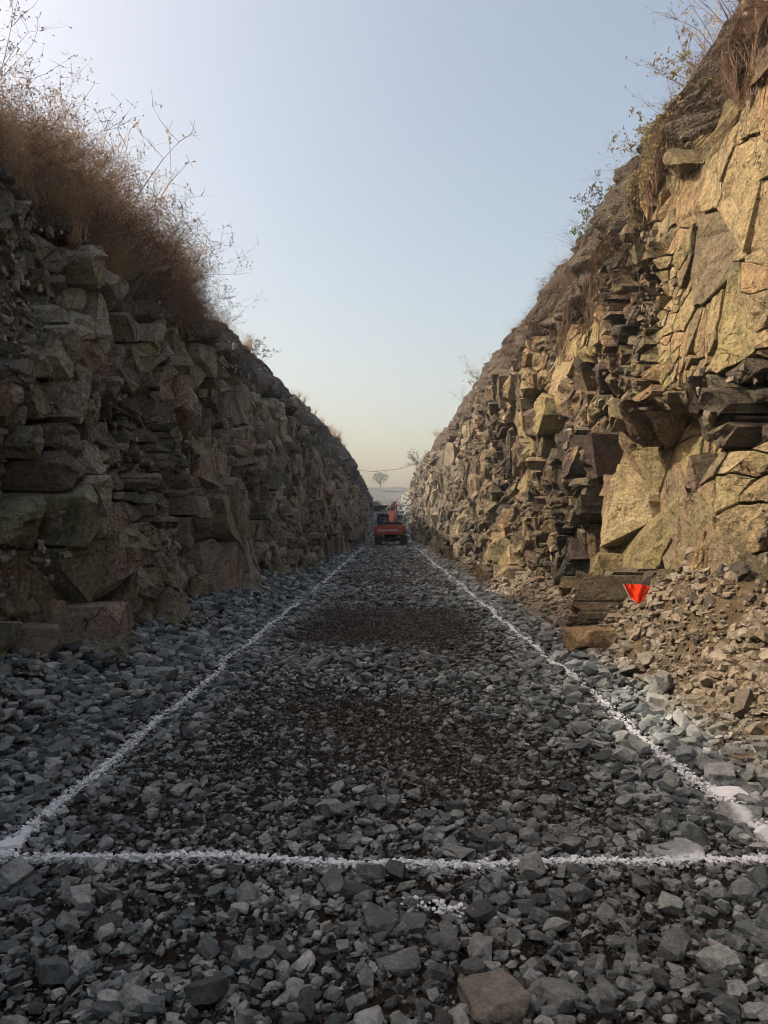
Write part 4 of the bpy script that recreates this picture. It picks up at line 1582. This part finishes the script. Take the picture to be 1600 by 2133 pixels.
for sgn in (-1, 1):
    x0, x1 = sorted((sgn * .82, sgn * 1.42))
    tr = MB()
    # stadium of shoes
    L, r = 3.1, .40
    per = 2 * L + 2 * math.pi * r
    n = 46
    for k in range(n):
        q = per * k / n
        if q < L: yy, zz, an = -L / 2 + q, 0, 0
        elif q < L + math.pi * r:
            an = (q - L) / r
            yy, zz = L / 2 + r * math.sin(an), r - r * math.cos(an)
        elif q < 2 * L + math.pi * r: yy, zz, an = L / 2 - (q - L - math.pi * r), 2 * r, math.pi
        else:
            an = math.pi + (q - 2 * L - math.pi * r) / r
            yy, zz = -L / 2 + r * math.sin(an), r - r * math.cos(an)
        b = len(tr.v)
        m = MB().box(x0, x1, -.085, .085, -.02, .03).box(x0 + .01, x1 - .01, -.02, .01, -.055, -.02)
        ca, sa = math.cos(an), math.sin(an)
        tr.v += [(vx_, yy + vy * ca - vz * sa, zz + .05 + vy * sa + vz * ca) for (vx_, vy, vz) in m.v]
        tr.f += [[i + b for i in f] for f in m.f]
    trk = tr.build('track', 'steel', EX, 0)
    MB().box(x0 + .12, x1 - .12, -L / 2, L / 2, .22, .66).build('track_frame', 'steel', trk)
    for yy in (-L / 2, L / 2): MB().cyl((x0 + .08, yy, r + .05), (x1 - .08, yy, r + .05), .33, 20).build('sprocket', 'steel', trk)
    for k in range(6): MB().cyl((x0 + .1, -1.2 + k * .48, .19), (x1 - .1, -1.2 + k * .48, .19), .11, 12).build('roller', 'steel', trk)
MB().box(-.85, .85, -.75, .75, .42, .72).box(-.5, .5, -.9, .9, .35, .55).cyl((0, 0, .7), (0, 0, .98), .62, 24).build('undercarriage', 'black', EX)

up = bpy.data.objects.new('upper_body', None)
C.objects.link(up)
up.parent = EX
up.rotation_euler = (0, 0, R(-5.5))
MB().box(-1.22, 1.22, -1.9, 1.75, .97, 1.16).build('deck', 'black', up)
cw = MB()
prof = [(-1.22, .98), (1.22, .98), (1.26, 1.08), (1.26, 1.70), (1.20, 1.80), (-1.20, 1.80), (-1.26, 1.70), (-1.26, 1.08)]
cw.prism(prof, -2.62, -1.85, 'y')
cwo = cw.build('counterweight', 'orange', up, .05)
tag(cwo, 'orange-red counterweight with white lettering')
MB().box(-1.2, -.98, -2.645, -2.615, 1.60, 1.68).build('reflector', 'amber', cwo, .005)
MB().box(.93, 1.17, -2.645, -2.615, 1.60, 1.68).build('reflector', 'amber', cwo, .005)
fc = bpy.data.curves.new('lettering', 'FONT')
fc.body = 'TATA HITACHI'
fc.size = .285
fc.align_x = 'CENTER'
fc.extrude = .006
fc.offset = .007
fc.space_character = 1.02
fc.materials.append(M['letter'])
lt = link('lettering', as_mesh(fc, 'lettering'), cwo, (0.0, -2.628, 1.27), (R(90), 0, 0))
lt.scale = (.93, 1, 1)
MB().box(-.72, -.66, -2.63, -2.615, 1.58, 1.68).box(-.35, .1, -2.63, -2.617, 1.62, 1.645).build('decal', 'grey_paint', cwo, 0)
hd = MB()
hd.prism([(-.78, 1.78), (1.12, 1.78), (.98, 2.12), (-.52, 2.12)], -2.25, -.35, 'y')
hdo = hd.build('engine_hood', 'black', up, .03)
MB().box(-.55, .97, -1.3, -.4, 2.122, 2.15).build('hood_lid', 'grey_paint', hdo, .01)
MB().cyl((.75, -.75, 2.1), (.75, -.75, 2.5), .06).build('exhaust', 'black', up, 0)
MB().box(.42, 1.22, -1.85, 1.5, 1.16, 1.75).build('side_cabinet', 'orange', up, .04)
MB().box(-1.22, -.45, -1.85, -.30, 1.16, 1.74).build('side_cabinet', 'orange', up, .04)
# cab
cab = bpy.data.objects.new('cab', None)
C.objects.link(cab)
cab.parent = up
x0, x1, y0, y1, z0, z1 = -1.24, -.30, -.28, 1.45, 1.16, 2.78
MB().box(x0, x1, y0, y1, z0, z0 + .5).build('lower_shell', 'black', cab, .02)
MB().box(x0 - .02, x1 + .02, y0 - .02, y1 - .1, z1 - .08, z1 + .02).build('roof', 'black', cab, .03)
for (xa, ya) in ((x0, y0), (x1 - .09, y0), (x0, y1 - .25), (x1 - .09, y1 - .25), (x0, .55), (x1 - .09, .55)):
    MB().box(xa, xa + .09, ya, ya + .09, z0 + .5, z1 - .08).build('pillar', 'black', cab, .01)
MB().box(x0 + .09, x1 - .09, y0 + .03, y0 + .05, z0 + .5, z1 - .08).build('rear_window', 'glass', cab, 0)
MB().box(x0 + .03, x0 + .05, y0 + .09, y1 - .25, z0 + .5, z1 - .08).build('side_window', 'glass', cab, 0)
MB().box(x1 - .05, x1 - .03, y0 + .09, y1 - .25, z0 + .5, z1 - .08).build('side_window', 'glass', cab, 0)
fw = MB()
for (a0, a1, b0, b1) in ((-.93, -.55, 2.50, 2.54), (-.93, -.55, 2.20, 2.24), (-.93, -.89, 2.2, 2.54), (-.59, -.55, 2.2, 2.54)):
    fw.box(a0, a1, y0 - .005, y0 + .025, b0, b1)
fw.build('window_frame', 'grey_paint', cab, 0)
MB().box(-.98, -.52, .1, .3, 1.6, 2.3).build('operator_seat', 'grey_paint', cab, .04)
MB().box(-1.2, -1.1, y0 - .03, y0 - .02, 2.58, 2.68).build('work_lamp', 'letter', cab, 0)
MB().cyl((-.42, -.32, 1.75), (-.42, -.32, 2.6), .02, 8).cyl((-.42, -.32, 2.3), (-.66, -.32, 1.75), .02, 8).build('grab_rail', 'grey_paint', up, 0)
MB().cyl((1.15, -1.8, 1.75), (1.15, -1.8, 2.05), .02, 8).cyl((1.15, 1.2, 1.75), (1.15, 1.2, 2.05), .02, 8).cyl((1.15, -1.8, 2.05), (1.15, 1.2, 2.05), .02, 8).build('hand_rail', 'grey_paint', up, 0)
# boom: two curved side plates as a box section, raised, seen end on behind the hood
bprof = [(1.15, 1.25), (1.75, 1.30), (3.1, 2.55), (4.6, 3.35), (6.2, 3.62), (6.15, 3.98), (4.3, 3.80), (2.75, 3.10), (1.2, 1.85)]
bo = MB().prism(bprof, -.46, .08, 'x').build('boom', 'orange', up, .03)
for xx in (-.50, .12):
    cy_ = MB().cyl((xx, 1.6, 1.35), (xx, 2.6, 2.35), .085).build('boom_cylinder', 'black', up, 0)
    MB().cyl((xx, 2.6, 2.35), (xx, 3.7, 3.42), .045).build('rod', 'chrome', cy_, 0)
MB().cyl((-.62, 3.72, 3.45), (.24, 3.72, 3.45), .10).build('boom_pin', 'black', bo, 0)
MB().box(-.58, -.46, 3.0, 3.3, 3.15, 3.45).build('boom_lamp', 'black', bo, .01)
ac = MB().cyl((-.19, 3.1, 3.35), (-.19, 4.9, 4.00), .09).build('arm_cylinder', 'black', up, 0)
MB().cyl((-.19, 4.9, 4.0), (-.19, 6.0, 4.12), .05).build('rod', 'chrome', ac, 0)
for k, xx in enumerate((-.09, -.01, -.30)):
    MB().cyl((xx, 3.0, 3.30), (xx, 4.4, 4.02), .028, 8).build('hose', 'black', bo, 0)
ar = MB().prism([(5.9, 4.18), (6.2, 4.08), (6.55, 3.65), (7.0, 1.6), (6.75, 1.5), (5.9, 3.55)], -.35, -.03, 'x').build('arm', 'orange', up, .03)
bk = MB().prism([(6.6, 1.6), (7.05, 1.6), (7.1, 1.0), (6.7, .5), (6.1, .35), (5.75, .6), (6.0, .75), (6.4, 1.0)], -.8, .4, 'x').build('bucket', 'steel', up, .03)
for k in range(4): MB().box(-.75 + k * .32, -.63 + k * .32, 5.55, 5.8, .5, .62).build('tooth', 'steel', bk, 0)

for ch in list(up.children):            # the upper body is slewed a little against the tracks
    ch.parent = EX
    ch.rotation_euler = (0, 0, R(-5.5))
bpy.data.objects.remove(up)

# ------------------------------------------------------------------ haze
hz = MB().box(-320, 320, -60, 700, -1.5, 22)
me = mesh_from('haze', hz.v, hz.f)
bm = bmesh.new(); bm.from_mesh(me); bmesh.ops.recalc_face_normals(bm, faces=bm.faces[:]); bm.to_mesh(me); bm.free()
hm = bpy.data.materials.new('pale_haze')
hm.use_nodes = True
hm.node_tree.nodes.clear()
ho = hm.node_tree.nodes.new('ShaderNodeOutputMaterial')
pv = hm.node_tree.nodes.new('ShaderNodeVolumePrincipled')
pv.inputs['Color'].default_value = (.86, .90, .97, 1)
pv.inputs['Density'].default_value = .0011
pv.inputs['Anisotropy'].default_value = .35
hm.node_tree.links.new(pv.outputs[0], ho.inputs['Volume'])
me.materials.append(hm)
tag(link('haze', me), 'thin pale dusty haze filling the cutting', 'haze', kind='stuff')
